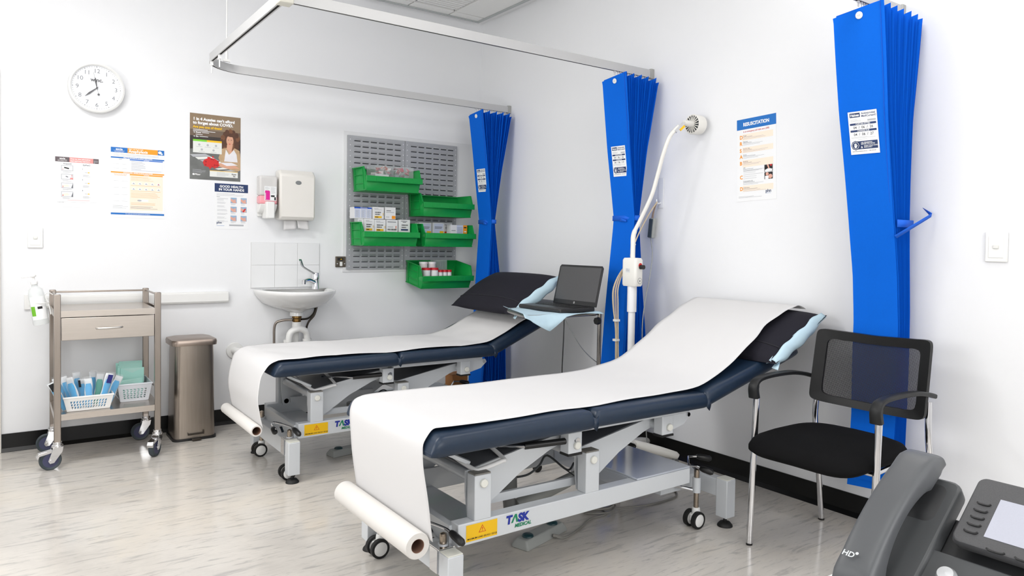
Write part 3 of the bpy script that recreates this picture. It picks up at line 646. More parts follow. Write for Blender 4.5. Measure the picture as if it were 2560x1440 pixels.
for rx, d, z in levels: rings.append([q._v(bs(k/36, 0, rx, d, z)) for k in range(37)])
for A, B_ in zip(rings, rings[1:]):
    for k in range(36): q.fi((A[k], A[k+1], B_[k+1], B_[k]))
inner = [(.252, .40, .872, 0), (.247, .392, .876, 0), (.22, .31, .876, -.065), (.205, .29, .868, -.07), (.18, .25, .81, -.08), (.10, .16, .765, -.11), (.02, .04, .755, -.17)]
ir = []
for rx, d, z, yb in inner:
    if yb == 0: ir.append([q._v(bs(k/36, 0, rx, d, z)) for k in range(37)])
    else:
        ring = []
        for k in range(37):
            a = pi*k/36; y = yb-.006-d*(sin(a)**.75); ring.append(q._v((cx+rx*cos(a), y, z)))
        ir.append(ring)
for A, B_ in zip(ir, ir[1:]):
    for k in range(36): q.fi((A[k], A[k+1], B_[k+1], B_[k]))
q.face([bs(0, 0, .247, .392, .876), (cx+.22, -.071, .876), (cx-.22, -.071, .876), bs(1, 0, .247, .392, .876)])
q.fi(ir[-1]); q.fi(rings[-1][::-1]); q.face([bs(0, 0, r, d, z) for r, d, z in levels]+[bs(1, 0, r, d, z) for r, d, z in levels][::-1])
obj('bowl', q, porcelain, t, weld=True, ang=50)
q = MB(); q.lathe([(.0001, .70), (.046, .70), (.044, .725), (.0001, .725)], (cx, -.11, 0)); objs('waste_collar', q, porcelain, t)
tx, ty = -1.372, -.075
tp = thing('mixer_tap', None, None, (0, 0, 0)); tp.parent = t; tp.location = Vector((tx, ty, .876))-rootof(t)
q = MB(); q.lathe([(.027, .874), (.026, .88), (.022, .9), (.021, .935), (.0001, .94)], (tx, ty, 0)); q.tube(sm([(tx, ty, .915), (tx-.055, ty-.035, .938), (tx-.105, ty-.065, .932)], 5), [.017, .016, .016, .015, .015, .014, .014, .013, .013, .012, .012][:11]); q.cyl((tx-.105, ty-.065, .94), (tx-.105, ty-.065, .912), .0145)
q.lathe([(.0001, .938), (.024, .938), (.025, .965), (.02, .985), (.0001, .99)], (tx, ty, 0))
tap = obj('spout', q, chrome, t); bpy.data.objects.remove(tp)
q = MB(); q.tube(sm([(tx, ty, .975), (tx-.06, ty-.05, 1.0), (tx-.13, ty-.11, 1.035), (tx-.15, ty-.13, 1.075)], 6), .007, 10); obj('lever', q, chrome, t)
q = MB(); q.bar((tx-.128, ty-.105, 1.035), (tx-.153, ty-.132, 1.08), .017, .006); objs('lever_end', q, mat('green lever reflection', (10, 92, 62), .25), t, bevel=.002)  # green reflection on the chrome lever, painted as a bar at its end
t = thing('waste_trap', 'white plastic bottle trap and chrome pipes beneath the basin', 'pipe', (cx, -.11, .6))
obj('brass_coupling', MB().lathe([(.0001, .68), (.030, .68), (.032, .668), (.025, .66), (.028, .65), (.026, .635), (.0001, .635)], (cx, -.11, 0)), mat('tarnished brass', (120, 92, 52), .35, .9, noise=.3), t)
q = MB(); px, py = cx, -.11; q.cyl((px, py, .64), (px, py, .606), .030)
q.tube(sm([(px, py, .61), (px, py, .56), (px-.005, py, .50), (px-.045, py, .465), (px-.08, py, .50), (px-.08, py, .53)], 6)[::1], .0225, 16)
q = MB(); q.cyl((px, py, .64), (px, py, .607), .030); q.tube(sm([(px, py+.02, .61), (px+.0, py+.025, .52), (px-.006, py+.02, .465), (px-.032, py+.0, .437), (px-.056, py-.015, .465), (px-.058, py-.02, .53), (px-.045, py-.022, .575), (px+.0, py-.025, .594), (px+.05, py-.02, .578), (px+.068, py-.01, .535), (px+.07, py, .43), (px+.07, py, .3)], 7), .0215, 16)
for x, z in ((px-.058, .505), (px+.071, .505)): q.lathe([(.0001, z+.018), (.030, z+.018), (.030, z-.018), (.0001, z-.018)], (x, py, 0), seg=10)
obj('trap', q, white_pl, t)
q = MB(); q.tube(sm([(px-.03, py, .655), (px-.09, py+.03, .65), (px-.13, py+.05, .62), (px-.135, py+.05, .5), (px-.135, py+.05, .28)], 6), .0085, 10); obj('supply_pipe', q, steel, t)
q = MB(); q.tube(sm([(px+.03, py, .655), (px+.09, py+.02, .66), (px+.14, py+.05, .70), (px+.15, py+.07, .78)], 6), .007, 10); q.tube(sm([(px+.165, py+.05, .78), (px+.14, py+.05, .68), (px+.09, py+.06, .6), (px+.075, py+.07, .4)], 6), .007, 10); objs('braided_hose', q, darkmetal, t)
t.location.z += .018
t = thing('waste_pipe', 'white waste pipe with round wall flange near the basin', 'pipe', (-1.88, 0, .48))
obj('flange', MB().lathe([(.0001, -.012), (.05, -.012), (.054, -.002), (.054, -.0005)], (-1.885, 0, .478), 'y', 26), white_pl, t)
obj('pipe', MB().tube(sm([(-1.885, -.002, .478), (-1.885, -.05, .478), (-1.86, -.072, .478), (-1.7, -.075, .478), (-1.42, -.08, .474)], 6), .024, 16), white_pl, t)

# paper towel and soap dispensers
t = thing('towel_dispenser', 'cream paper towel dispenser with a towel hanging out', 'paper towel dispenser', (-1.5, 0, 1.5))
q = MB(); x0, x1 = -1.628, -1.388
q.prism([(-.0005, 1.34), (-.085, 1.34), (-.105, 1.362), (-.105, 1.64), (-.07, 1.672), (-.0005, 1.672)], 'x', x0, x1); obj('cover', q, mat('translucent cream plastic', (234, 231, 225), .3, noise=.02), t, bevel=.012)
q = MB(); q.lathe([(.0001, -.108), (.016, -.108), (.017, -.105)], (-1.505, 0, 1.59), 'y', 20, sc=(1.2, .8)); obj('lock', q, grey_pl, t)
q = MB()
q.grid(lambda u, v: (x0+.045+.085*u-.004*v, -.045-.012*v+.004*sin(3*u), 1.342-(.072-.012*u)*v), 5, 5); q.grid(lambda u, v: (x0+.132+.075*u+.006*v, -.05-.01*v+.004*sin(4*u), 1.342-(.055+.01*u)*v), 5, 5)
objs('paper_towel', q, paper_m, t, solid=.0008)
t = thing('soap_dispenser', 'wall soap dispenser with pink liquid beside the towel dispenser', 'soap dispenser', (-1.68, 0, 1.5))
x0, x1 = -1.757, -1.640
q = MB(); q.box(x0+.01, x1-.01, -.02, -.0005, 1.36, 1.62); obj('bracket', q, white_pl, t, bevel=.004)
q = MB(); q.box(x0, x1, -.095, -.02, 1.495, 1.625); obj('bottle', q, mat('frosted bottle', (240, 238, 236), .2, alpha=.75), t, bevel=.012)
q = MB(); q.box(x0+.001, x1-.001, -.094, -.021, 1.44, 1.4945); obj('soap', q, mat('pink liquid soap', (242, 164, 172), .12, noise=.02), t, bevel=.01)
q = MB(); q.M = MW(x0+.03, 1.462, -.0985); q.box(0, .078, 0, .094, -.001, 0, 0); rect(q, .004, .004, .036, .06, .0004, 1); poly(q, [(.004, .06), (.036, .052), (.036, .06), (.03, .066), (.006, .066)], .0005, 1); q.M = q.M @ Matrix.Rotation(pi/2, 4, 'Z'); rect(q, .008, -.009, .05, -.006, .001, 0); q.M = MW(x0+.03, 1.462, -.0985)
rect(q, .042, .025, .066, .036, .0004, 2); rect(q, .064, .004, .074, .024, .0004, 2); lines(q, .042, .074, .088, 9, .005, 3, .0004, .0012); lines(q, .004, .036, .088, 4, .005, 3, .0004, .0012)
obj('label_sticker', q, [sheet_m, mat('magenta ink', (222, 14, 148), .5), inkblack, inkgrey], t, flat=True)
q = MB(); q.prism([(-.02, 1.44), (-.1, 1.44), (-.085, 1.41), (-.06, 1.385), (-.02, 1.38)], 'x', x0+.003, x1-.003); obj('cradle', q, white_pl, t, bevel=.004)
q = MB(); q.box(x0+.035, x1-.028, -.13, -.03, 1.345, 1.455); obj('push_lever', q, white_pl, t, bevel=.006)

# ------------------------------------------------------------------ curtain rails
def rail(label, y0, path, loc):
    t = thing('curtain_rail', label, 'curtain rail', loc)
    # sweep a 12 x 45 mm hollow profile along the path (z constant)
    P = [Vector(p) for p in path]; q = MB(); rows = []
    prof = [(-.009, 2.190), (-.009, 2.236), (.009, 2.236), (.009, 2.190), (.004, 2.190), (.004, 2.196), (-.004, 2.196), (-.004, 2.190)]
    for i, p in enumerate(P):
        a = P[max(0, i-1)]; b = P[min(len(P)-1, i+1)]; d = (b-a).normalized(); nrm = Vector((d.y, -d.x, 0))
        if 0 < i < len(P)-1:
            d1 = (p-P[i-1]).normalized(); c_ = max(.5, d.dot(d1)); nrm = nrm/c_
        rows.append([q._v((p.x+nrm.x*u, p.y+nrm.y*u, z)) for u, z in prof])
    for A, B_ in zip(rows, rows[1:]):
        for k in range(8): q.fi((A[k], A[(k+1) % 8], B_[(k+1) % 8], B_[k]), 1 if k in (4, 5, 6) else 0)
    q.fi(rows[0]); q.fi(rows[-1][::-1]); obj('track', q, [alu, mat('track groove', (60, 60, 60), .6)], t)
    return t
arc = [(-2.17+.22*(1-cos(a)), -.409-.22*(1-sin(a)), 0) for a in [pi/2*k/12 for k in range(13)]]
path = [(-.02, -1.876, 0), (-2.165, -1.876, 0), (-2.17, -1.871, 0)]+[(x, y-.0, 0) for x, y, z in arc]+[(-.02, -.409, 0)]
t = rail('U-shaped silver curtain rail around the far couch', 0, path, (-1.1, -1.1, 2.2))
for y in (-.409, -1.876):
    q = MB(); q.box(-.028, -.0008, y-.013, y+.013, 2.186, 2.242); q.lathe([(.0001, -.0136), (.004, -.0136), (.004, -.013)], (-.014, y, 2.228), 'y', 10); obj('end_bracket', q, mat('bracket grey', (172, 172, 168), .4, .3), t, bevel=.003)
q = MB(); q.box(-2.19, -2.13, -1.893, -1.83, 2.185, 2.24); obj('corner_joint', q, mat('beige plastic', (214, 212, 200), .4), t, bevel=.004)
q = MB(); q.cyl((-2.055, -.47, 2.245), (-2.055, -.47, CEIL-.001), .004, 10); q.box(-2.075, -2.035, -.478, -.462, 2.236, 2.25); q.cyl((-2.055, -.47, 2.25), (-2.055, -.47, 2.30), .008, 10); obj('ceiling_rod', q, white_pl, t)
q = MB()
for y in (-.62, -.80): q.box(-2.176, -2.164, y-.012, y+.012, 2.168, 2.19); q.cyl((-2.17, y, 2.168), (-2.17, y, 2.125), .0035, 8)
objs('glide_hook', q, white_pl, t)
t = rail('straight silver curtain rail above the black chair', 0, [(-.02, -3.331, 0), (-2.17, -3.331, 0), (-2.175, -3.336, 0), (-2.175, -5.2, 0)], (-1, -3.33, 2.2))
q = MB(); q.box(-.028, -.0008, -3.344, -3.318, 2.186, 2.242); obj('end_bracket', q, mat('bracket grey', (172, 172, 168)), t, bevel=.003)
q = MB(); q.cyl((-2.175, -4.6, 2.236), (-2.175, -4.6, CEIL-.001), .004, 10); obj('ceiling_rod', q, white_pl, t)

# ------------------------------------------------------------------ pleated disposable curtains
def lerp(tab, z):
    tab = sorted(tab)
    if z <= tab[0][0]: return tab[0][1]
    for (a, u), (b, v) in zip(tab, tab[1:]):
        if z <= b:
            k = (z-a)/(b-a) if b > a else 0; return u+(v-u)*k
    return tab[-1][1]
def curtain(label, y0, front, back, wid, zb, ztop=2.172, N=15, tie=1.36, seed=1, tiez=None, skew=0, lab_z=(1.6, 1.76)):
    R = random.Random(seed); t = thing('privacy_curtain', label, 'curtain', (-.2, y0, zb), 'blue pleated privacy curtains'); del t['group']
    nz = 40; zs = [zb+(ztop-zb)*k/nz for k in range(nz+1)]
    jit = [0]+[R.uniform(-.012, .012) for _ in range(2*N)]; jx = [0]+[R.uniform(-.22, .22) for _ in range(2*N)]
    jw = [1]+[1]+[R.uniform(.94, 1.0) for _ in range(2*N)]
    ph = [R.uniform(0, 6) for _ in range(2*N+1)]
    bt = [R.uniform(-.006, .01) for _ in range(2*N+2)]
    def foldpt(i, z):     # fold edge i (0 = far edge of the front panel, 1 = its near edge, ...)
        f = lerp(front, z); b = lerp(back, z); W = lerp(wid, z)
        loose = min(1, abs(z-tie)/.5)
        u = 0 if i <= 1 else (i-1)/(2*N-1)
        x = f+(b-f)*(u+jx[i]/(2*N)*loose)+(.012 if i == 1 else 0)
        sg = 1 if i % 2 == 0 else -1
        y = y0+sg*W/2*(jw[i])+jit[i]*loose*.12+skew*(z-tie)+.003*sin(z*5+ph[i])*loose
        return (x, y)
    q = MB(); cols = [[None]*(2*N+1) for _ in zs]
    # front panel: flat cloth, subdivided; remaining folds as a zigzag
    for k, z in enumerate(zs):
        for i in range(2*N+1):
            x, y = foldpt(i, z); zz = z
            if k == nz: zz = z-(.02 if i % 2 == 0 and i else 0)-(.012*(i % 3) if i > 2 else 0)-(.03 if i == 0 else 0)
            if k == 0: zz = z+bt[i]+(.015*(i % 4) if i > 1 else 0)
            cols[k][i] = q._v((x, y, zz))
    for k in range(nz):
        for i in range(2*N): q.fi((cols[k][i], cols[k][i+1], cols[k+1][i+1], cols[k+1][i]))
    obj('cloth', q, curt_m, t, flat=False, ang=25)
    # stitched seam along the near edge of the front panel
    q = MB()
    P = []
    for z in zs:
        a = foldpt(0, z); b = foldpt(1, z); P.append((b[0]-.0022+(a[0]-b[0])*.07, b[1]+(a[1]-b[1])*.07, z))
    q.tube(P, .0011, 5); obj('seam', q, mat('seam blue', (0, 84, 200), .7), t)
    # label on the front panel
    def onpanel(u, z, off=.0022):
        a = foldpt(0, z); b = foldpt(1, z); d = Vector((b[0]-a[0], b[1]-a[1], 0)); n = Vector((d.y, -d.x, 0)).normalized()
        if n.x > 0: n = -n
        return Vector((a[0]+d.x*u+n.x*off, a[1]+d.y*u+n.y*off, z))
    z0, z1 = lab_z; zc = (z0+z1)/2; o = onpanel(.19, z0); e1 = (onpanel(.8, z0)-onpanel(.19, z0)); LW = e1.length; ex = e1.normalized(); ez = (onpanel(.19, z1)-o); LH = ez.length; ez.normalize()
    n = ex.cross(ez)
    Mx = Matrix.Identity(4)
    for r_ in range(3): Mx[r_][0], Mx[r_][1], Mx[r_][2], Mx[r_][3] = ex[r_], ez[r_], n[r_], o[r_]
    q = MB(); q.M = Mx @ Matrix.Diagonal((LW/.105, LH/.148, 1, 1)); q.box(0, .105, 0, .148, 0, .0006, 0)
    zz = .0009
    rect(q, .006, .128, .044, .143, zz, 1); q.text('Haines', .0125, .0085, .1315, zz+.0004, 0, .03, sx=.95); q.text('Antimicrobial', .0092, .049, .1365, zz, 1, .02); q.text('MediCurtain\u00ae', .0092, .049, .1275, zz, 1, .02)
    lines(q, .008, .05, .121, 3, .0035, 2, zz, .001); rect(q, .07, .112, .1, .118, zz, 2)
    rect(q, .005, .101, .1, .108, zz, 1); q.text('CURTAIN FITTED', .0068, .0525, .1022, zz+.0004, 0, .02, 'CENTER'); q.text('04  /  06  /  26', .0125, .0525, .0885, zz, 3, .012, 'CENTER')
    rect(q, .005, .0775, .1, .0845, zz, 1); q.text('CHANGE DUE', .0068, .0525, .0787, zz+.0004, 0, .02, 'CENTER'); q.text('04  /  06  /  27', .0125, .0525, .0645, zz, 3, .012, 'CENTER')
    lines(q, .006, .1, .06, 2, .003, 2, zz, .0009); lines(q, .03, .085, .0515, 1, .003, 2, zz, .0009)
    rect(q, .02, .017, .1, .045, zz, 1); ell(q, .0195, .031, .0165, .0165, zz, 1, 8); ell(q, .0195, .031, .0135, .0135, zz+.0003, 0, 8); ell(q, .0195, .031, .0122, .0122, zz+.0006, 1, 8)
    ell(q, .0195, .028, .0048, .006, zz+.0009, 0, 12)
    for k in range(4): rect(q, .0152+.0023*k, .03, .017+.0023*k, .0385-(.0015 if k in (0, 3) else 0), zz+.0009, 0)
    poly(q, [(.024, .027), (.0275, .0315), (.0265, .0325), (.0225, .030)], zz+.0009, 0)
    q.text('ASK PERMISSION', .0055, .04, .0375, zz+.0004, 0, .02); q.text('BEFORE YOU ENTER', .0055, .04, .0325, zz+.0004, 0, .02); q.text('&', .010, .039, .0205, zz+.0004, 0, .02); q.text('WASH YOUR HANDS', .0055, .05, .0262, zz+.0004, 0, .02); q.text('REGULARLY', .0055, .05, .0212, zz+.0004, 0, .02)
    q.text('www.hainesmedical.com.au  |  1300 424 637', .0048, .006, .009, zz, 3, .01)
    obj('label_sticker', q, [sheet_m, inknavy, inkgrey, mat('dark ink', (60, 62, 70), .6)], t, flat=True)
    # white size tag near the top
    p = onpanel(.52, ztop-.04, .003); q = MB(); Mx2 = Mx.copy(); Mx2.translation = p; q.M = Mx2; q.lathe([(.0001, .002), (.012, .002), (.0145, 0), (.0145, -.001)], (0, 0, 0), 'z', 24, 0); q.text('L3', .009, 0, -.003, .0024, 1, 0, 'CENTER'); obj('size_tag', q, [white_pl, inkmid], t)
    q = MB()
    for i in range(0, 2*N, 2):
        a = foldpt(i, ztop); b = foldpt(i+1, ztop); q.cyl(((a[0]+b[0])/2, y0, ztop-.004), ((a[0]+b[0])/2, y0, 2.194), .002, 6); q.box((a[0]+b[0])/2-.004, (a[0]+b[0])/2+.004, y0-.0035, y0+.0035, 2.182, 2.189)
    obj('glider', q, mat('glider grey', (200, 200, 204), .4), t)
    return t, foldpt
def tie_band(t, foldpt, z, xa, xb, ya, yb, h=.03, tail=False):
    q = MB(); e = .003
    P = [(xa-e, ya+e), (xb+e, ya+e), (xb+e, yb-e), (xa-e+.010, yb-e)]; rows = []
    if tail: P = [(xb+e, ya-.02), (xb+e, yb-e), (xa+.02, yb-e)]
    for u, v in (P if tail else P+[P[0]]): rows.append((q._v((u, v, z-h/2)), q._v((u, v, z+h/2))))
    for A, B_ in zip(rows, rows[1:]): q.fi((A[0], B_[0], B_[1], A[1]))
    if tail:   # loose end standing out from the near side
        q.face([(xa+.0, yb-e, z-.05), (xa+.02, yb-e, z-.06), (xb+.05, yb-.05, z+.03), (xb+.035, yb-.06, z+.045)]); q.face([(xb+.035, yb-.06, z+.045), (xb+.05, yb-.05, z+.03), (xb+.06, yb-.01, z+.07)])
    else: q.face([(xa-e-.003, ya-.06, z+.004), (xa-e-.003, ya-.06, z-.02), (xa-e-.004, ya-.115, z-.022), (xa-e-.004, ya-.115, z-.012)])
    obj('tie_band', q, mat('tie blue', (0, 100, 222), .7), t, solid=.0012)
t, fp = curtain('blue pleated curtain tied in the corner beside the green bins', -.409, [(.15, -.285), (.95, -.235), (1.36, -.21), (1.75, -.26), (2.17, -.315)], [(.15, -.05), (.6, -.07), (.95, -.12), (1.36, -.178), (1.75, -.12), (2.17, -.035)], [(.15, .17), (1.36, .168), (2.17, .178)], .15, seed=2, N=15, lab_z=(1.585, 1.752))
tie_band(t, fp, 1.365, -.212, -.176, -.409+.086, -.409-.086)
t, fp = curtain('blue pleated curtain tied between the couches beside the laptop', -1.876, [(.15, -.31), (.5, -.29), (.95, -.25), (1.36, -.21), (1.75, -.27), (2.17, -.315)], [(.15, -.05), (.5, -.08), (.95, -.13), (1.36, -.172), (1.75, -.12), (2.17, -.03)], [(.15, .18), (1.36, .17), (2.17, .18)], .15, seed=5, N=15, lab_z=(1.6, 1.77))
tie_band(t, fp, 1.362, -.212, -.17, -1.876+.087, -1.876-.087)
t, fp = curtain('largest blue pleated curtain hanging behind the black chair', -3.331, [(.2, -.175), (.5, -.15), (.9, -.15), (1.1, -.17), (1.33, -.215), (1.75, -.30), (2.17, -.36)], [(.2, -.045), (.5, -.045), (.95, -.05), (1.33, -.07), (1.75, -.07), (2.17, -.02)], [(.2, .185), (1.33, .19), (2.17, .20)], .2, seed=9, N=19, tie=1.2, lab_z=(1.592, 1.762))
tie_band(t, fp, 1.31, -.218, -.07, -3.331+.1, -3.331-.1, tail=True)

# ------------------------------------------------------------------ stainless trolley
TX0, TX1, TY0, TY1 = -2.905, -2.405, -.515, -.075
t = thing('instrument_trolley', 'stainless steel instrument trolley with one drawer and castors', 'trolley', (-2.655, -.295, 0))
p_ = .0155
for x in (TX0+p_, TX1-p_):
    for y in (TY0+p_, TY1-p_): obj('leg', MB().box(x-p_, x+p_, y-p_, y+p_, .135, .905), steel, t, bevel=.003)
e = .003
q = MB(); q.box(TX0+2*p_, TX1-2*p_, TY0+.002, TY1-.002, .815, .819).box(TX0+2*p_, TX1-2*p_, TY0+.002, TY0+.005, .786, .815).box(TX0+2*p_, TX1-2*p_, TY1-.005, TY1-.002, .786, .815).box(TX0+.002, TX0+.006, TY0+2*p_, TY1-2*p_, .786, .819).box(TX1-.006, TX1-.002, TY0+2*p_, TY1-2*p_, .786, .819)
obj('top_shelf', q, steel_h, t)
q = MB(); q.box(TX0+2*p_, TX1-2*p_, TY0+.002, TY1-.002, .278, .282).box(TX0+2*p_, TX1-2*p_, TY0+.002, TY0+.005, .25, .278).box(TX0+2*p_, TX1-2*p_, TY1-.005, TY1-.002, .25, .278).box(TX0+.002, TX0+2*p_, TY0+2*p_, TY1-2*p_, .25, .282).box(TX1-2*p_, TX1-.002, TY0+2*p_, TY1-2*p_, .25, .282)
obj('lower_shelf', q, steel_h, t)
q = MB()
q.bar((TX0+p_, TY1-p_, .892), (TX1-p_, TY1-p_, .892), .008, .010); q.bar((TX0+p_, TY0+p_, .892), (TX0+p_, TY1-p_, .892), .008, .010); q.bar((TX1-p_, TY0+p_, .892), (TX1-p_, TY1-p_, .892), .008, .010)
objs('guard_rail', q, steel, t, bevel=.002)
q = MB(); q.bar((TX0+p_, TY0+p_, .37), (TX0+p_, TY1-p_, .37), .006, .008); q.bar((TX1-p_, TY0+p_, .37), (TX1-p_, TY1-p_, .37), .006, .008); objs('side_rail', q, steel, t)
dr = obj('drawer', MB().box(TX0+2*p_+.002, TX1-2*p_-.002, TY0+.001, TY1-.03, .665, .782), steel_h, t, bevel=.002)
q = MB(); q.tube(sm([(-2.715, TY0+.001, .722), (-2.70, TY0-.012, .722), (-2.66, TY0-.018, .723), (-2.61, TY0-.012, .724), (-2.595, TY0+.001, .724)], 5), .006, 10); obj('handle', q, mat('satin silver handle', (215, 212, 208), .3, .9), dr)
def caster(x, y, brake, ang, R_=.05):
    q = MB(); q.M = Matrix.Translation((x, y, 0)) @ Matrix.Rotation(ang, 4, 'Z')
    q.lathe([(.0001, .14), (.021, .14), (.021, .126), (.026, .124), (.026, .114), (.0001, .114)], (0, 0, 0), 'z', 20)
    for s_ in (-1, 1):
        q.prism([(-.024, .116), (.024, .116), (.02, .09), (-.018, .036), (-.036, .034), (-.044, .048), (-.026, .1)], 'y', s_*.0185-.001, s_*.0185+.001)
    q.box(-.024, .024, -.0185, .0185, .112, .116)
    q.cyl((-.032, -.022, .05), (-.032, .022, .05), .006, 10)
    if brake: q.prism([(-.02, .104), (-.085, .092), (-.095, .075), (-.088, .06), (-.082, .078), (-.02, .09)], 'y', -.016, .016)
    c_ = obj('caster', q, chrome, t, bevel=.001)
    q = MB(); q.M = Matrix.Translation((x, y, 0)) @ Matrix.Rotation(ang, 4, 'Z')
    q.lathe([(.036, -.012), (.046, -.015), (R_, -.010), (R_, .010), (.046, .015), (.036, .012)], (-.032, 0, .05), 'y', 30); q.lathe([(.0001, -.012), (.036, -.012)], (-.032, 0, .05), 'y', 30, 1); q.lathe([(.0001, .012), (.036, .012)], (-.032, 0, .05), 'y', 30, 1)
    obj('wheel', q, [mat('dark wheel tyre', (56, 66, 72), .5), mat('purple blue hub', (66, 68, 98), .45)], c_)
    return c_
caster(TX0+p_, TY0+p_, True, RAD(8)); caster(TX1-p_, TY0+p_, True, RAD(58)); caster(TX0+p_, TY1-p_-.03, False, RAD(2)); caster(TX1-p_, TY1-p_-.03, False, RAD(0))

def basket(label, x0, x1, y0, y1, z, H, mat_, pat, taper=.018):
    t = thing('plastic_basket', label, 'basket', ((x0+x1)/2, (y0+y1)/2, z))
    q = MB()
    def side(A, B_, hor):   # panel with slots: build as a grid of strips leaving slots open
        A = Vector(A); B_ = Vector(B_); n = 30 if hor else 20; rws = 3 if pat == 'slot' else 5
        cx_ = Vector(((x0+x1)/2, (y0+y1)/2, 0))
        def P(u, v):
            b = A.lerp(B_, u); inn = (cx_-b); inn.z = 0
            s_ = taper*(1-v); d = inn.normalized()*s_*1.3
            return Vector((b.x+d.x, b.y+d.y, z+v*H))
        def quad(u0, v0, u1, v1, sh0=0, sh1=0): q.face([P(u0+sh0, v0), P(u1+sh0, v0), P(u1+sh1, v1), P(u0+sh1, v1)])
        quad(0, 0, 1, .16); quad(0, .76, 1, 1); quad(0, .16, .1, .76); quad(.9, .16, 1, .76)
        K = 13 if pat == 'slot' else 7
        for r_ in range(rws):
            v0 = .16+.6*r_/rws; v1 = .16+.6*(r_+1)/rws; du = .8/K
            quad(.1, v1-.035, .9, v1)
            sg = .35 if (pat == 'slot' or r_ % 2) else -.35
            for k in range(K+1):
                a = .1+du*k-du*.26; b = a+du*.52
                for (aa, bb) in ((max(.1, a), min(.9, b)),):
                    if bb > aa: quad(aa, v0, bb, v1-.03, 0 if k in (0, K) else -sg*du*.5, 0 if k in (0, K) else sg*du*.5)
    side((x0, y0, 0), (x1, y0, 0), 1); side((x1, y0, 0), (x1, y1, 0), 0); side((x1, y1, 0), (x0, y1, 0), 1); side((x0, y1, 0), (x0, y0, 0), 0)
    q.box(x0+taper, x1-taper, y0+taper, y1-taper, z, z+.003)
    obj('basket_body', q, mat_, t, solid=.0022, flat=True)
    q = MB(); zt = z+H; w_ = .006
    q.tube([(x0, y0, zt), (x1, y0, zt), (x1, y1, zt), (x0, y1, zt)], .0048, 8, closed=True); obj('rim', q, mat_, t)
    return t
basket('low white slotted basket of blue packs on the lower trolley shelf', -2.862, -2.632, -.485, -.27, .2835, .075, white_pl, 'slot')
basket('pale grey latticed basket of mint envelopes on the lower trolley shelf', -2.60, -2.428, -.375, -.12, .2835, .098, mat('pale grey basket', (216, 220, 226), .4), 'weave', .022)
# sterile packs with blue instruments
packblue = mat('sterile wrap blue', (40, 172, 232), .45, noise=.12, scale=40); film = mat('clear pouch film', (232, 238, 242), .15, noise=.02, alpha=.16); packwhite = mat('pouch paper', (236, 238, 240), .6)
R = random.Random(11)
marks = {5: 'with a dark printed strip', 9: 'with a navy cap'}
names_ = ['leaning far left over the rim', 'leaning left behind the front post', 'third from the left', 'fourth, upright', 'with torn open top', 'with black printed strip', 'at the back with a tall pouch', 'narrow one right of centre', 'with a green tint', 'with dark blue flap', 'second from the right end', 'leaning right at the end']
for k in range(12):
    u = k/11; x = -2.845+.195*u; lean = RAD(-26+46*u)+R.uniform(-.05, .05); y = -.43+.10*((k*5) % 3)/2; L = .155+R.uniform(-.012, .02)
    t = thing('sterile_pack', 'blue sterile pack in the slotted basket, %s' % names_[k], 'sterile pack', (x, y, .29), 'blue sterile packs in the slotted basket')
    Mx = Matrix.Translation((x, y, .292)) @ Matrix.Rotation(lean, 4, 'Y') @ Matrix.Rotation(R.uniform(-.14, .06), 4, 'X') @ Matrix.Rotation(R.uniform(-.5, .5), 4, 'Z')
    q = MB(); q.M = Mx; q.grid(lambda a, b: ((.0165+.002*sin(9*b))*cos(2*pi*a)*(1-.35*b**6), .006*sin(2*pi*a)*(1-.3*b), L*.82*b), 10, 8, closeu=True)
    q.face([(.008*cos(2*pi*i/10), .004*sin(2*pi*i/10), L*.82) for i in range(10)]); obj('blue_tray', q, packblue if k != 8 else mat('green wrap', (40, 160, 140), .5), t)
    q = MB(); q.M = Mx; q.grid(lambda a, b: (-.019+.038*a+.003*sin(12*b+k), -.0085-.002*sin(8*b+2*a)-.008*max(0, b-.8), (L+.012)*b), 4, 10); obj('clear_film', q, film, t)
    q = MB(); q.M = Mx; q.grid(lambda a, b: (-.018+.036*a+.002*sin(10*b+k), .0085+.004*sin(5*b+a*2+k)*b, (L+.0)*b), 4, 10); q.m = 1
    if k in (5, 9, 0): q.box(-.012, .012 if k != 5 else -.001, -.0115, -.0105, L*.72, L*.98, 1)
    obj('paper_backing', q, [packwhite, inkblack if k != 9 else mat('navy flap', (36, 40, 120), .5)], t, solid=.0004)
mint = mat('mint envelope', (178, 234, 222), .6, noise=.03)
for k in range(12):
    y = -.15-.011*k if k < 8 else -.30-.012*(k-8); H_ = .185-.004*k if k < 8 else .105-.008*(k-8)
    q = MB(); q.M = Matrix.Translation((-2.515+R.uniform(-.006, .006), y, .294)) @ Matrix.Rotation(R.uniform(-.03, .03) if k < 8 else RAD(-4-2*(k-8)), 4, 'Y') @ Matrix.Rotation(RAD(-4), 4, 'X')
    q.box(-.06, .06, -.002, .002, 0, H_, 0); q.face([(-.056, -.0024, H_-.002), (.056, -.0024, H_-.002), (.0, -.0024, H_-.03)], 1)
    props(obj('envelope', q, [mint, mat('mint flap', (190, 232, 222), .6)]), 'mint green envelope in the latticed basket, %s' % (['backmost', 'second from the back', 'third from the back', 'fourth from the back', 'fifth from the back', 'sixth from the back', 'seventh from the back', 'front one of the tall row', 'first of the low front row', 'second of the low front row', 'third of the low front row', 'frontmost low one'][k]), 'envelope', 'mint envelopes in the latticed basket')
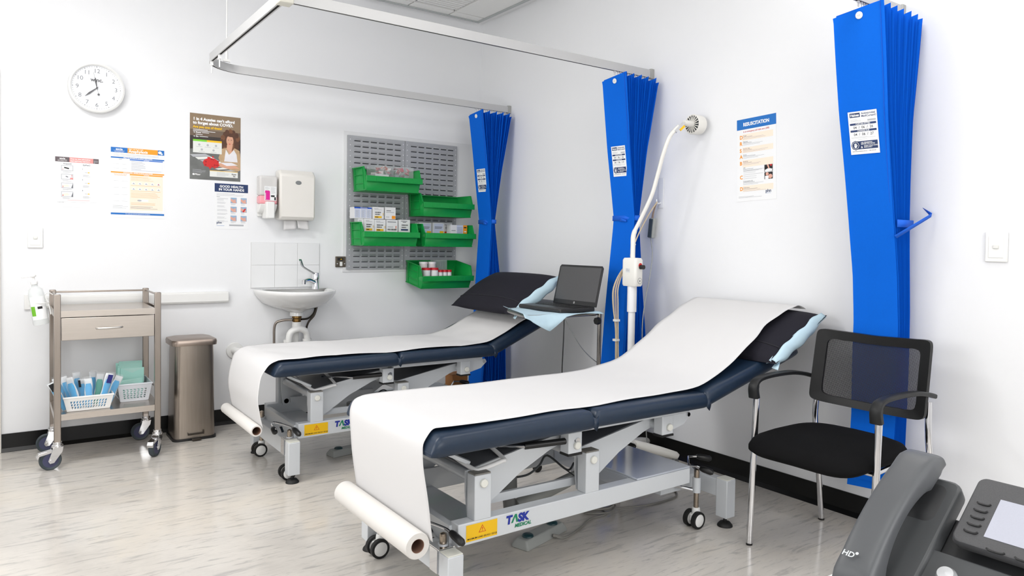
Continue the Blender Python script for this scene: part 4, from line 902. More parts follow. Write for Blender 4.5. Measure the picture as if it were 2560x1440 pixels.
# hand sanitiser hanging from the trolley guard rail
t = thing('pump_bottle', 'clear pump bottle in a wire holder hung left of the trolley', 'bottle', (-2.945, -.43, .85))
Mx = Matrix.Translation((-2.955, -.43, .745)) @ Matrix.Rotation(RAD(-8), 4, 'Y')
q = MB(); q.M = Mx; q.lathe([(.0001, 0), (.034, .002), (.036, .01), (.036, .16), (.03, .185), (.014, .2), (.014, .212), (.0001, .212)], (0, 0, 0), 'z', 24, sc=(1, .75)); obj('bottle_body', q, mat('clear bottle', (236, 240, 240), .12, alpha=.55), t)
q = MB(); q.M = Mx; q.lathe([(.0001, .212), (.016, .212), (.016, .228), (.006, .23), (.006, .25), (.014, .252), (.014, .262), (.0001, .262)], (0, 0, 0)); q.box(-.05, .004, -.007, .007, .252, .261); obj('pump', q, white_pl, t, bevel=.002)
q = MB(); q.M = Mx; q.lathe([(.0366, .03), (.0366, .15)], (0, 0, 0), 'z', 16, 0, sc=(1, .75), a0=-2.6, a1=-.6); q.lathe([(.0371, .05), (.0371, .10)], (0, 0, 0), 'z', 8, 1, sc=(1, .75), a0=-2.6, a1=-2.0); q.lathe([(.0371, .085), (.0371, .098)], (0, 0, 0), 'z', 8, 2, sc=(1, .75), a0=-1.7, a1=-1.1); obj('label_sticker', q, [sheet_m, mat('leaf green ink', (110, 180, 40), .5), inkblack], t)
q = MB(); q.M = Matrix.Identity(4); q.tube(sm([(-2.905, -.43, .90), (-2.925, -.43, .912), (-2.94, -.43, .895), (-2.925, -.44, .86), (-2.915, -.46, .80)], 5), .002, 8); q.tube([(-2.96+.04*cos(a), -.43+.032*sin(a), .86) for a in [2*pi*k/16 for k in range(16)]], .002, 6, closed=True); obj('wire_holder', q, white_pl, t)

# ------------------------------------------------------------------ pedal bin
t = thing('pedal_bin', 'tall rectangular brushed steel pedal bin beside the trolley', 'bin', (-2.18, -.23, 0))
def rrect(x0, x1, y0, y1, r, n=5):
    P = []
    for cx_, cy_, a0 in ((x1-r, y1-r, 0), (x0+r, y1-r, pi/2), (x0+r, y0+r, pi), (x1-r, y0+r, 1.5*pi)):
        for k in range(n+1): a = a0+pi/2*k/n; P.append((cx_+r*cos(a), cy_+r*sin(a)))
    return P
def stack(q, rows, m=None, cap0=True, cap1=True):
    R_ = [[q._v((x, y, z)) for x, y in P] for P, z in rows]; n = len(R_[0])
    for A, B_ in zip(R_, R_[1:]):
        for k in range(n): q.fi((A[k], A[(k+1) % n], B_[(k+1) % n], B_[k]), m)
    if cap0: q.fi(R_[0][::-1], m)
    if cap1: q.fi(R_[-1], m)
X0b, X1b, Y0b, Y1b = -2.305, -2.06, -.305, -.05
q = MB(); stack(q, [(rrect(X0b+.008, X1b-.006, Y0b+.008, Y1b-.008, .035), .012), (rrect(X0b+.016, X1b-.014, Y0b+.014, Y1b-.01, .035), .565)]); obj('body', q, mat('brushed steel bin', (158, 148, 138), .3, 1, noise=.16, scale=5, aniso=(30, 30, .8)), t)
q = MB(); stack(q, [(rrect(X0b, X1b, Y0b, Y1b, .035), 0.0), (rrect(X0b, X1b, Y0b, Y1b, .035), .014)]); obj('plinth', q, black_pl, t)
q = MB(); stack(q, [(rrect(X0b-.004, X1b+.002, Y0b, Y1b, .035), .567), (rrect(X0b-.006, X1b+.004, Y0b-.004, Y1b, .036), .588), (rrect(X0b-.002, X1b, Y0b, Y1b-.004, .036), .600), (rrect(X0b+.03, X1b-.03, Y0b+.03, Y1b-.03, .03), .608)]); obj('lid', q, mat('brushed steel lid', (166, 152, 142), .33, 1, noise=.08), t)
q = MB(); q.prism([(-2.22, .04), (-2.14, .04), (-2.137, .062), (-2.135, .052), (-2.135, .034), (-2.225, .034), (-2.225, .052)], 'y', Y0b+.002, Y0b-.008); q.prism([(-2.222, .036), (-2.138, .036), (-2.15, .09), (-2.21, .09)], 'y', Y0b+.014, Y0b+.0115); q.box(-2.205, -2.155, Y0b-.03, Y0b, .006, .012); obj('pedal', q, [darkmetal], t)
# ------------------------------------------------------------------ treatment couches
def cushion(name, t, P, hw, hz=.064, r=.022, m=navy, skirt=True):
    """upholstered section: P is the side profile centre line [(x,z),...] of the underside; swept thickness hz upwards"""
    q = MB(); n = len(P); rows = []
    N_ = 9
    sec = []
    for k in range(N_+1):
        a = -pi/2+pi*k/N_; sec.append((cos(a), .5+.5*sin(a)))       # rounded near side (0..1)
    for i, (x, z, nx, nz, s_) in enumerate(P):
        ring = []
        hh = hz*s_
        for (c_, v) in sec: ring.append((x+nx*(v*hh+(hz-hh)*.1), -hw+r-r*c_*(.25+.75*s_) , z+nz*(v*hh+(hz-hh)*.1)))
        for (c_, v) in sec[::-1]: ring.append((x+nx*(v*hh+(hz-hh)*.1), hw-r+r*c_*(.25+.75*s_), z+nz*(v*hh+(hz-hh)*.1)))
        rows.append([q._v((p[0], p[1]+t['cy'], p[2])) for p in ring])
    K = len(rows[0])
    for A, B_ in zip(rows, rows[1:]):
        for k in range(K): q.fi((A[k], A[(k+1) % K], B_[(k+1) % K], B_[k]))
    q.fi(rows[0]); q.fi(rows[-1][::-1])
    return obj(name, q, m, t, ang=60)
def prof(x0, z0, L, ang, n=26, rr_=.05, tail=.35):
    out = []
    for k in range(n+1):
        u = k/n; d = u*L
        e = min(d, L-d); s_ = 1 if e > rr_ else math.sqrt(max(0, 1-(1-e/rr_)**2))
        s_ = max(s_, .12)
        out.append((x0+cos(ang)*d, z0+sin(ang)*d, -sin(ang), cos(ang), s_))
    # finer ends
    return out
def prof2(x0, z0, L, ang, r0=.05, r1=.05):
    ds = [r0*(1-cos(pi/2*k/6)) for k in range(7)]+[r0+(L-r0-r1)*k/12 for k in range(1, 12)]+[L-r1*(1-sin(pi/2*k/6)) for k in range(7)]
    out = []
    for d in ds:
        s_ = 1
        if d < r0: s_ = math.sqrt(max(0, 1-(1-d/r0)**2))
        if d > L-r1: s_ = min(s_, math.sqrt(max(0, 1-(1-(L-d)/r1)**2)))
        out.append((x0+cos(ang)*d, z0+sin(ang)*d, -sin(ang), cos(ang), max(s_, .22)))
    return out
def couch(cy, label, head):
    t = thing('treatment_couch', label, 'treatment couch', (-1.27, cy, 0)); t['cy'] = cy
    hw = .345
    # cushions: foot, seat, head (foot and seat sections end in soft folded corners)
    cushion('foot_cushion', t, prof2(-2.06, .539, .665, RAD(.4), .045, .03), hw, .069)
    cushion('seat_cushion', t, prof2(-1.405, .548, .62, 0, .03, .03), hw)
    cushion('head_cushion', t, prof2(-.80, .548, .655, head, .03, .05), hw)
    q = MB(); R = random.Random(3)
    for s_ in (-1, 1):
        for xj in (-1.40, -.79):
            y = cy+s_*(hw-.012); q.face([(xj-.035, y, .60), (xj+.0, y+s_*.012, .585), (xj+.035, y, .605), (xj+.012, y+s_*.006, .552), (xj+.003, y+s_*.008, .538), (xj-.008, y+s_*.006, .55)])
    objs('corner_fold', q, navy, t, solid=.003)
    Y = lambda v: cy+.035+v
    # base frame
    o = .265; b = .025   # beam centre offset, half width
    for s_ in (-1, 1):
        q = MB(); q.prism([(-1.915, .208), (-1.915, .282), (-.795, .282), (-.795, .218)], 'y', Y(s_*o-b), Y(s_*o+b)); obj('side_beam', q, bedwhite, t, bevel=.003)
    q = MB(); q.box(-1.975, -1.915, Y(-.28), Y(.28), .125, .207); obj('cross_beam', q, bedwhite, t, bevel=.003)
    q = MB(); q.box(-.61, -.56, Y(-.28), Y(.28), .125, .20); obj('cross_beam', q, bedwhite, t, bevel=.003)
    q = MB()
    for s_ in (-1, 1): q.box(-.84, -.61, Y(s_*.15-.02), Y(s_*.15+.02), .14, .20)
    q.box(-1.90, -1.72, Y(-.25), Y(.25), .225, .228); q.box(-1.925, -1.90, Y(-.25), Y(.25), .2, .27)
    objs('gusset', q, bedwhite, t)
    for x in (-1.95, -.585):
        for s_ in (-1, 1):
            y = Y(s_*.308); q = MB(); q.box(x-.029, x+.029, y-.029, y+.029, .042, .205); L = obj('leg', q, bedwhite, t, bevel=.003)
            q = MB(); q.box(x-.027, x+.027, y-.027, y+.027, .205, .209); obj('end_cap', q, mat('ivory cap', (226, 226, 216), .4), L, bevel=.001)
            q = MB(); q.lathe([(.0001, .042), (.007, .042), (.008, .022), (.022, .018), (.032, .006), (.033, 0), (.0001, 0)], (x, y, 0)); obj('foot_pad', q, rubber, L)
    for x in (-1.82, -1.335):
        for s_ in (-1, 1):
            y = Y(s_*.265); q = MB(); q.box(x-.033, x+.033, y-.025, y+.025, .281, .432)
            pst = obj('post', q, bedwhite, t, bevel=.003); q = MB(); q.box(x-.031, x+.031, y-.022, y+.022, .432, .437); obj('end_cap', q, mat('grey cap', (120, 118, 112), .5), pst)
            q = MB(); q.lathe([(.0001, .0), (.012, .0), (.014, .004), (.014, .012)], (x, y+s_*.036, .405), 'y', 20, sc=(1, 1)) if 0 else q.cyl((x, y+s_*.024, .405), (x, y+s_*.036, .405), .0145, 20); obj('pivot_cap', q, mat('cap white', (228, 228, 220), .4), pst, bevel=.003)
        q = MB(); q.cyl((x, Y(-.25), .405), (x, Y(.25), .405), .019, 16); obj('pivot_tube', q, bedwhite, t)
    # lifting arms
    for x, xt in ((-1.82, -1.43), (-1.335, -.945)):
        q = MB()
        for s_ in (-1, 1):
            q.prism([(x-.025, .43), (xt+.01, .505), (xt+.02, .47), (xt-.06, .445), (x+.20, .385), (x+.03, .275), (x-.015, .275), (x-.025, .36)], 'y', Y(s_*.215-.004), Y(s_*.215+.004))
        objs('lift_arm', q, bedwhite, t)
        q = MB(); q.prism([(x+.0, .432), (xt+.005, .508), (xt+.005, .503), (x+.0, .427)], 'y', Y(-.21), Y(.21)); obj('arm_plate', q, bedplate, t)
        q = MB()
        for s_ in (-1, 1): q.cyl((x+.005, Y(s_*.211), .295), (x+.005, Y(s_*.228), .295), .014, 12)
        objs('bolt', q, rubber, t)
    q = MB()
    for s_ in (-1, 1): q.bar((-1.80, Y(s_*.19), .305), (-1.30, Y(s_*.19), .30), .014, .03)
    objs('link_bar', q, bedwhite, t)
    # upper frame
    for s_ in (-1, 1):
        q = MB(); q.box(-1.98, -1.42, Y(s_*.255-.013), Y(s_*.255+.013), .522, .546); q.box(-1.40, -.83, Y(s_*.285-.013), Y(s_*.285+.013), .520, .546); obj('upper_rail', q, bedwhite, t, bevel=.002)
        for xt in (-1.43, -.945):
            y = Y(s_*.275); q = MB(); q.box(xt-.032, xt+.032, y-.024, y+.024, .445, .522); br = obj('bracket', q, bedwhite, t, bevel=.003)
            q = MB(); q.box(xt-.033, xt+.033, y-.025, y+.025, .437, .445); obj('buffer', q, rubber, br)
            q = MB(); q.cyl((xt+.005, y+s_*.024, .475), (xt+.005, y+s_*.036, .475), .0145, 20); obj('pivot_cap', q, mat('cap white', (228, 228, 220)), br, bevel=.003)
        q = MB(); q.prism([(-.915, .522), (-.80, .522), (-.79, .505), (-.83, .47), (-.915, .45)], 'y', Y(s_*.275-.006), Y(s_*.275+.006)); q.cyl((-.81, Y(s_*.29), .508), (-.81, Y(s_*.26), .508), .009, 10, 1); obj('head_bracket', q, [bedwhite, chrome], t)
    q = MB(); ca, sa = cos(head), sin(head)
    for s_ in (-1, 1): q.bar((-.79, Y(s_*.19), .53), (-.79+.55*ca, Y(s_*.19), .53+.55*sa), .025, .022)
    for d in (.1, .5): q.bar((-.79+d*ca, Y(-.19), .53+d*sa), (-.79+d*ca, Y(.19), .53+d*sa), .022, .025)
    obj('head_frame', q, bedwhite, t)
    q = MB()
    for x in (-1.95, -1.7, -1.45, -1.38, -.87): q.box(x-.012, x+.012, Y(-.26), Y(.26), .524, .546)
    objs('cross_rail', q, bedwhite, t)
    q = MB(); q.cyl((-1.43, Y(-.25), .475), (-1.43, Y(.25), .475), .017, 14); q.cyl((-.945, Y(-.25), .475), (-.945, Y(.25), .475), .022, 14); objs('upper_tube', q, bedwhite, t)
    # gas strut, adjusting lever loop
    q = MB(); q.cyl((-1.60, Y(-.22), .478), (-1.425, Y(-.29), .492), .012, 12); q.cyl((-1.75, Y(-.16), .485), (-1.60, Y(-.22), .478), .005, 8, 1); q.cyl((-1.422, Y(-.28), .492), (-1.422, Y(-.305), .492), .010, 12, 1); obj('gas_strut', q, [black_pl, chrome], t)
    q = MB(); q.cyl((-.82, Y(-.1), .51), (-.55, Y(-.1), .50+.27*sa), .013, 12); obj('gas_strut', q, [black_pl], t)
    lp = [(-1.86, Y(.02), .50), (-1.845, Y(-.12), .462), (-1.825, Y(-.235), .438), (-1.80, Y(-.25), .438), (-1.72, Y(-.25), .452), (-1.705, Y(-.24), .456), (-1.705, Y(-.1), .49), (-1.72, Y(.0), .52)]
    q = MB(); q.tube(sm(lp, 4), .0075, 10); obj('lever_loop', q, mat('white coated rod', (232, 232, 232), .3), t)
    q = MB(); q.bar((-1.93, Y(-.16), .505), (-1.82, Y(-.2), .45), .02, .012); obj('lever_plate', q, bedwhite, t)
    # motor, actuator, cover plate at the head end
    q = MB(); q.box(-1.10, -.795, Y(-.288), Y(.288), .2825, .290); q.box(-1.10, -1.09, Y(-.238), Y(.238), .225, .2825); q.box(-.805, -.797, Y(-.238), Y(.238), .2, .2825); q.box(-1.05, -.82, Y(-.18), Y(.18), .18, .235); obj('motor_cover', q, mat('glossy cover panel', (186, 192, 202), .1), t, bevel=.002)
    q = MB(); q.cyl((-1.49, Y(.04), .285), (-1.487, Y(.04), .228), .036, 20); q.cyl((-1.487, Y(.04), .224), (-1.475, Y(.04), .13), .026, 18); obj('motor', q, mat('motor grey', (108, 110, 110), .5), t, bevel=.004)
    q = MB(); q.tube([(-1.45, Y(.03), .155), (-1.20, Y(.02), .215), (-1.14, Y(.02), .235)], [.028, .027, .018], 14); q.cyl((-1.14, Y(.02), .235), (-1.0, Y(.02), .262), .011, 10); obj('actuator', q, lgrey_pl, t)
    q = MB(); q.tube(sm([(-1.47, Y(.04), .27), (-1.42, Y(.0), .285), (-1.38, Y(-.02), .32), (-1.3, Y(.03), .335), (-1.26, Y(-.05), .29), (-1.2, Y(-.02), .3)], 6), .0045, 8)
    q.tube(sm([(-1.27, Y(-.02), .3), (-1.25, Y(-.12), .26), (-1.27, Y(-.15), .22)], 6), .003, 6); obj('cable', q, dgrey_pl, t)
    # castors with lock levers
    for x, y in ((-1.945, .235), (-1.945, -.245), (-.70, .215), (-.70, -.245)):
        q = MB(); q.cyl((x, Y(y), .07), (x, Y(y), .15), .011, 14, 1); q.cyl((x, Y(y), .15), (x, Y(y), .215), .0175, 16, 0); q.cyl((x, Y(y), .215), (x, Y(y), .24), .012, 12, 1); q.lathe([(.012, .24), (.011, .248), (.0001, .253)], (x, Y(y), 0), m=1)
        cs = obj('caster', q, [bedwhite, mat('bronze stem', (158, 146, 132), .25, 1)], t)
        sg = 1 if y > 0 else -1
        q = MB(); q.lathe([(.0001, .085), (.016, .085), (.018, .07), (.018, .05), (.0001, .045)], (x, Y(y), 0)); q.box(x-.03, x+.012, Y(y)-.012, Y(y)+.012, .03, .06); obj('fork', q, white_pl, cs, bevel=.004)
        for k in (-1, 1):
            q = MB(); yy = Y(y)+k*.022; q.lathe([(.027, -.010), (.036, -.009), (.037, 0), (.036, .009), (.027, .010)], (x-.012, yy, .037), 'y', 26); q.lathe([(.0001, k*.013), (.018, k*.012), (.027, k*.009)], (x-.012, yy, .037), 'y', 26, 1); q.lathe([(.0001, -k*.008), (.027, -k*.008)], (x-.012, yy, .037), 'y', 20, 1)
            obj('wheel', q, [rubber, white_pl], cs)
    for (x, y, dx, k) in ((-1.945, -.245, 1, 0), (-.70, -.245, 1, 1), (-.70, .215, 1, 1)):
        q = MB(); z = .262; x -= .035 if k == 0 else 0
        if k == 0:
            q.tube(sm([(x-.04, Y(y-.02), z), (x-.03, Y(y+.08), z+.005), (x+.0, Y(y+.11), z+.005), (x+.04, Y(y-.0), z+.002), (x+.045, Y(y-.04), z-.006)], 5), .005, 8); g = [((x-.04, Y(y+.03), z), (x-.045, Y(y-.03), z-.012)), ((x+.045, Y(y-.03), z-.002), (x+.055, Y(y-.095), z-.022))]
        else:
            q.tube([(x+.0, Y(y-.05), z-.005), (x-.01, Y(y-.01), z+.003), (x-.03, Y(y+.02), z+.003), (x+.02, Y(y+.065), z+.022), (x+.06, Y(y+.045), z+.022)], .005, 8); g = [((x-.005, Y(y-.02), z-.002), (x+.015, Y(y-.075), z-.012)), ((x+.055, Y(y+.05), z+.022), (x+.105, Y(y+.01), z+.012))]
        q.bar((x, Y(y), z-.02), (x, Y(y+.03), z), .012, .006); lv = obj('lock_lever', q, chrome, t)
        q = MB()
        for a, b_ in g:
            a = Vector(a); b_ = Vector(b_); q.tube([a, a.lerp(b_, .1), a.lerp(b_, .3), a.lerp(b_, .85), b_], [.008, .011, .0135, .0135, .008], 12)
        objs('lever_end', q, black_pl, lv)
    q = MB(); q.box(-1.98, -1.92, Y(-.278), Y(-.215), .208, .212); q.box(-1.981, -1.9765, Y(-.27), Y(-.22), .13, .208); q.cyl((-.70, Y(-.245), .155), (-.78, Y(-.16), .175), .008, 8); objs('chrome_plate', q, chrome, t)
    # warning label and maker's lettering on the near side beam
    yl = Y(-o-b-.0006)
    q = MB(); q.M = MW(0, 0, yl)
    rect(q, -1.885, .2185, -1.762, .274, .0002, 0)
    c_ = -1.822; poly(q, [(c_-.0145, .2415), (c_+.0145, .2415), (c_, .2665)], .0006, 1); poly(q, [(c_-.0115, .2433), (c_+.0115, .2433), (c_, .2633)], .0009, 0)
    poly(q, [(c_-.0018, .2575), (c_+.0018, .2575), (c_+.0009, .249), (c_-.0009, .249)], .0012, 1); ell(q, c_, .2462, .0015, .0015, .0012, 1, 8)
    q.text('MAXIMUM LOAD 250 KG / 551LB', .0082, c_, .224, .0006, 2, .02, 'CENTER', sx=.98)
    lx = -1.726; K = .93
    def gp(pts, m): poly(q, [(lx+a, .2475+b_) for a, b_ in pts], .0005, m)
    q.text('T', .0385, lx, .2445, .0005, 3, .06, shear=.12); gp([(.021, -.003), (.029, -.003), (.038, .016), (.041, .008), (.043, -.003), (.051, -.003), (.045, .0255), (.037, .0255)], 4)
    q.text('SK', .0385, lx+.05, .2445, .0005, 3, .06, shear=.12, sx=1.0); q.text('MEDICAL', .017, lx+.036, .2265, .0005, 4, .04, shear=.25)
    obj('warning_label', q, [yellow, redm, inkblack, inkblue, inkgreen], t, flat=True)
    return t
CY2, CY1 = -2.655, -1.095
HD2, HD1 = RAD(15), RAD(23)
couch(CY2, 'front navy treatment couch on a white frame, nearest the black chair', HD2)
couch(CY1, 'rear navy treatment couch on a white frame beneath the green bins', HD1)
for o in [o for o in bpy.data.objects if 'cy' in o.keys()]: del o['cy']

# ------------------------------------------------------------------ paper sheet with its roll
def paper(label, cy, hw, path, rollc, rr_, hang, seed=1, wob=.004, flare=0, n=90):
    t = thing('paper_roll', label, 'paper roll', rollc)
    P = sm(path, 8); L = len(P)
    R = random.Random(seed); ph = [R.uniform(0, 6) for _ in range(6)]
    def f(u, v):
        k = u*(L-1); i = min(int(k), L-2); p = P[i].lerp(P[i+1], k-i)
        s_ = 1 if u > .12 else u/.12
        w_ = hw*(1+.012*sin(u*21+ph[0]))*(1-flare*.0)
        y = cy+(v*2-1)*w_+.006*sin(u*9+ph[1])+(v*2-1)**5*(.004*sin(u*47+ph[2])+.003*sin(u*83+ph[3]))*(1 if u > .25 else u*4)
        dz = wob*(sin(u*30+v*5+ph[2])*.5+sin(v*9+u*12+ph[3])*.35+sin(u*60+ph[4]-v*3)*.25)*s_
        if flare and u < hang: k2 = (1-u/hang); return (p.x-flare*k2*sin(pi*v)*.3-flare*sin(pi*min(1, u/hang))*.5, y, p.z+dz*.2)
        return (p.x+dz*.3, y, p.z+abs(dz)*.6)
    q = MB(); q.grid(f, n, 26); obj('paper_sheet', q, paper_m, t, solid=.0006)
    rx, ry, rz = rollc
    return t, rx, ry, rz
def roll(t, rx, rz, ya, yb, r, rc):
    q = MB(); rows = [(rc, yb), (r-.002, yb), (r, yb+.003), (r, ya-.003), (r-.002, ya), (rc, ya), (rc, ya-.02), (rc, yb+.02), (rc, yb)]
    q.lathe(rows[:6], (rx, 0, rz), 'y', 48, 0); obj('roll', q, paper_roll_m, t, ang=50)
    q = MB(); q.lathe([(rc-.0015, yb+.001), (rc, yb-.0005), (rc, ya+.0005), (rc-.0015, ya-.001), (rc-.0015, yb+.001)], (rx, 0, rz), 'y', 30, 0); obj('core', q, cardcore, t)
ca, sa = cos(HD2), sin(HD2)
ZT = .6185
p2 = [(-2.034, 0, .27), (-2.042, 0, .33), (-2.058, 0, .45), (-2.066, 0, .54), (-2.06, 0, .585), (-2.03, 0, ZT-.002), (-1.97, 0, ZT+.003), (-1.8, 0, ZT), (-1.6, 0, ZT), (-1.42, 0, ZT-.002), (-1.2, 0, ZT), (-1.0, 0, ZT+.002), (-.85, 0, ZT+.012), (-.70, 0, .662), (-.55, 0, .738), (-.44, 0, .806), (-.34, 0, .862), (-.24, 0, .905), (-.15, 0, .932), (-.09, 0, .934), (-.055, 0, .918)]
t, rx, ry, rz = paper('white paper sheet unrolled over the front couch, large roll hanging at its foot', CY2, .292, p2, (-2.088, CY2, .258), .042, .2)
roll(t, -2.078, .262, CY2+.30, CY2-.285, .042, .022)
p1 = [(-2.102, 0, .295), (-2.112, 0, .36), (-2.12, 0, .44), (-2.105, 0, .54), (-2.078, 0, .595), (-2.03, 0, ZT), (-1.9, 0, ZT+.003), (-1.7, 0, ZT+.004), (-1.42, 0, ZT-.003), (-1.2, 0, ZT+.004), (-1.0, 0, ZT), (-.86, 0, ZT+.003), (-.74, 0, .655), (-.6, 0, .722), (-.45, 0, .787), (-.35, 0, .829)]
t, rx, ry, rz = paper('white paper sheet unrolled over the rear couch, small roll with brown core at its foot', CY1-.012, .285, p1, (-2.13, CY1, .283), .03, .33, seed=4, wob=.007, flare=.008)
roll(t, -2.13, .285, CY1+.29, CY1-.29, .028, .020)

# ------------------------------------------------------------------ pillows
def pillow(label, c, L, W, T, ang, yaw=0, openend=True, bag=.0):
    t = thing('pillow', label, 'pillow', c)
    Mx = Matrix.Translation(c) @ Matrix.Rotation(yaw, 4, 'Z') @ Matrix.Rotation(-ang, 4, 'Y')
    def f(u, v, top):
        x = (u*2-1); y = (v*2-1)
        e = max(0, (1-abs(x)**2.6))**.55*max(0, (1-abs(y)**2.8))**.5
        pin = 1-.05*(y*y)*(1-abs(x)) ; pin2 = 1-.035*(x*x)*(1-abs(y))
        z = T/2*e*(1 if top else -.9)+.004*sin(9*u+3*v)*e
        sag = -bag*(1-x)*.5
        return (x*W/2*pin, y*L/2*pin2, z+sag)
    q = MB(); q.M = Mx; q.grid(lambda u, v: f(u, v, 1), 28, 34); q.grid(lambda u, v: f(u, v, 0), 28, 34); obj('cover', q, pillow_m, t, weld=True, ang=80)
    # hem seam and little tag ribbon on the lower part, blue pad lining poking out at the near end
    q = MB(); q.M = Mx; q.tube([f(.2, .02+.96*k/30, 1)[:2]+(f(.2, .02+.96*k/30, 1)[2]+.001,) for k in range(31)], .003, 6); obj('hem', q, mat('dark hem', (24, 24, 32), .8), t)
    q = MB(); q.M = Mx
    R = random.Random(2)
    def g(u, v):
        x = (u*2-1)*.97; e = max(0, 1-abs(x)**3)**.5
        return (x*W/2, -L/2*(.965-.02*x*x)-.018*sin(pi*v)-.002*sin(13*u), (v*2-1)*(T/2*.42*e+.008)+.004*sin(22*u+v*3))
    q.grid(g, 26, 6); q.grid(lambda u, v: (lambda p: (p[0], p[1]+.014+.02*(1-v), p[2]*.6+.004*sin(17*u)))(g(u, v)), 20, 5)
    q.face([g(.0, .0), g(.08, .2), (-W/2*1.06, -L/2*1.03, -.02), (-W/2*1.02, -L/2*.94, -.02)])
    obj('lining', q, padblue, t, solid=.0012)
    return t
pillow('dark pillow with pale blue lining on the raised head of the rear couch', (-.50, CY1+.0, .895), .735, .42, .13, RAD(31))
pillow('dark pillow tilted under the paper on the head of the front couch', (-.27, CY2-.012, .806), .81, .42, .125, RAD(27))

# ------------------------------------------------------------------ laptop table, pad and laptop
t = thing('laptop_table', 'chrome framed instrument table between the couches carrying the laptop', 'table', (-.66, -1.68, 0))
za = .822; xa, xb, ya, yb = -.90, -.405, -1.90, -1.50
def rl(x0, x1, y0, y1, r, z): return [(x, y, z) for x, y in rrect(x0, x1, y0, y1, r, 5)]
q = MB(); q.tube([(x+(.14*(y-ya)/(yb-ya) if x < -.7 else 0), y, z) for x, y, z in rl(xa, xb, ya, yb, .05, za)], .0115, 12, closed=True); obj('rim_frame', q, mat('worn chrome', (150, 146, 142), .2, 1), t)
q = MB(); tr_ = [(x+(.14*(y-ya)/(yb-ya) if x < -.7 else 0), y) for x, y in rrect(xa+.012, xb-.012, ya+.012, yb-.012, .045)]; stack(q, [(tr_, za-.004), (tr_, za+.008)]); obj('tray', q, steel_h, t)
for y in (ya,):
    q = MB(); q.tube(sm([(xb, y, za), (xb, y, .5), (xb, y, .10), (xb-.01, y, .075)], 4), .012, 12); obj('leg', q, mat('worn chrome', (150, 146, 142)), t)
q = MB(); q.tube([(xb+.0, ya, .08), (xb, yb, .08)], .012, 12); q.tube([(xb-.0, ya, .07), (xb-.42, ya-.0, .07)], .012, 12); q.tube([(xb, yb, .07), (xb-.42, yb, .07)], .012, 12); objs('base_frame', q, mat('worn chrome', (150, 146, 142)), t)
for y in (ya, yb):
    for x in (xb, xb-.42):
        q = MB(); q.lathe([(.0001, -.010), (.024, -.010), (.025, 0), (.024, .010), (.0001, .010)], (x, y, .0255), 'y', 20); q.cyl((x, y, .03), (x, y, .07), .006, 8); obj('caster', q, rubber, t)
q = MB(); q.lathe([(.0001, .012), (.02, .012), (.022, 0), (.02, -.012), (.0001, -.012)], (xb-.02, ya-.005, za-.04), 'x', 7); obj('knob', q, black_pl, t)
# blue absorbent pad
def padf(u, v):
    y = -1.945+.46*v; xl = -.955+.18*v; x = xl+(-.41-xl)*u
    z = za+.0105
    z += .002*sin(11*u+3)*sin(9*v)
    if u < .08: z += .012*(1-u/.08)
    ov = max(0, (ya-.012)-y)
    ed = max(0, .07-v)/.07
    z -= ed*(.018+.055*max(0, 1-abs(u-.28)/.22)+.01*sin(7*u))
    if u > .45: z += ed*.03*(u-.45)
    y -= ed*.012*sin(6*u)
    return (x, y, z)
props(obj('absorbent_pad', (lambda q: q.grid(padf, 46, 36))(MB()), padblue, solid=.0015), 'pale blue absorbent pad spread under the laptop with drooping corner', 'pad')
t = thing('laptop', 'open black laptop with a blank screen on the blue pad', 'laptop', (-.56, -1.70, za))
lz = za+.0145; hx = -.43; fy0, fy1 = -1.893, -1.507
q = MB(); stack(q, [(rrect(hx-.255, hx, fy0, fy1, .014), lz), (rrect(hx-.257, hx, fy0-.001, fy1+.001, .014), lz+.012), (rrect(hx-.253, hx, fy0+.002, fy1-.002, .014), lz+.02)]); base = obj('base', q, mat('laptop black', (30, 30, 32), .42), t)
q = MB(); kz = lz+.0202
for r_ in range(6):
    for k in range(15): q.box(hx-.145+r_*.019, hx-.145+r_*.019+.016, fy0+.018+k*.0235, fy0+.018+k*.0235+.0205, kz, kz+.0022)
obj('keyboard', q, mat('key black', (16, 16, 17), .5), base)
q = MB(); q.box(hx-.24, hx-.165, fy0+.13, fy1-.15, kz, kz+.0008); obj('touchpad', q, mat('touchpad', (36, 36, 38), .35), base)
tl = RAD(13); dx, dz = sin(tl), cos(tl); Hs = .235
q = MB(); q.M = Matrix.Translation((hx+.002, 0, lz+.02)) @ Matrix.Rotation(tl, 4, 'Y'); 
P = [(fy0, 0), (fy1, 0), (fy1, Hs-.012), (fy1-.012, Hs), (fy0+.012, Hs), (fy0, Hs-.012)]; q.prism(P, 'x', 0, .007); lid = obj('lid', q, mat('laptop black', (30, 30, 32)), t, bevel=.002)
q2 = MB(); q2.M = q.M; q2.box(-.0006, 0, fy0+.012, fy1-.012, .026, Hs-.012); obj('screen', q2, mat('dark lcd', (74, 74, 76), .3, spec=.6), lid)
q2 = MB(); q2.M = q.M @ Matrix(((0, 0, -1, -.0006), (-1, 0, 0, (fy0+fy1)/2), (0, 1, 0, .013), (0, 0, 0, 1))); ell(q2, 0, 0, .0065, .0065, 0, 0, 20); q2.text('hp', .011, 0, -.003, .0004, 1, .01, 'CENTER', shear=.2); ell(q2, 0, Hs-.019, .0022, .0022, 0, 1, 10); obj('logo', q2, [mat('logo silver', (200, 200, 200), .3), black_pl], lid, flat=True)
q = MB(); q.tube(sm([(-.66, -1.9, za-.012), (-.662, -1.9, .7), (-.66, -1.89, .55), (-.655, -1.88, .43), (-.68, -1.87, .405), (-.665, -1.86, .39), (-.64, -1.88, .41), (-.665, -1.90, .38), (-.66, -1.9, .2), (-.6, -1.9, .006)], 8), .003, 8)
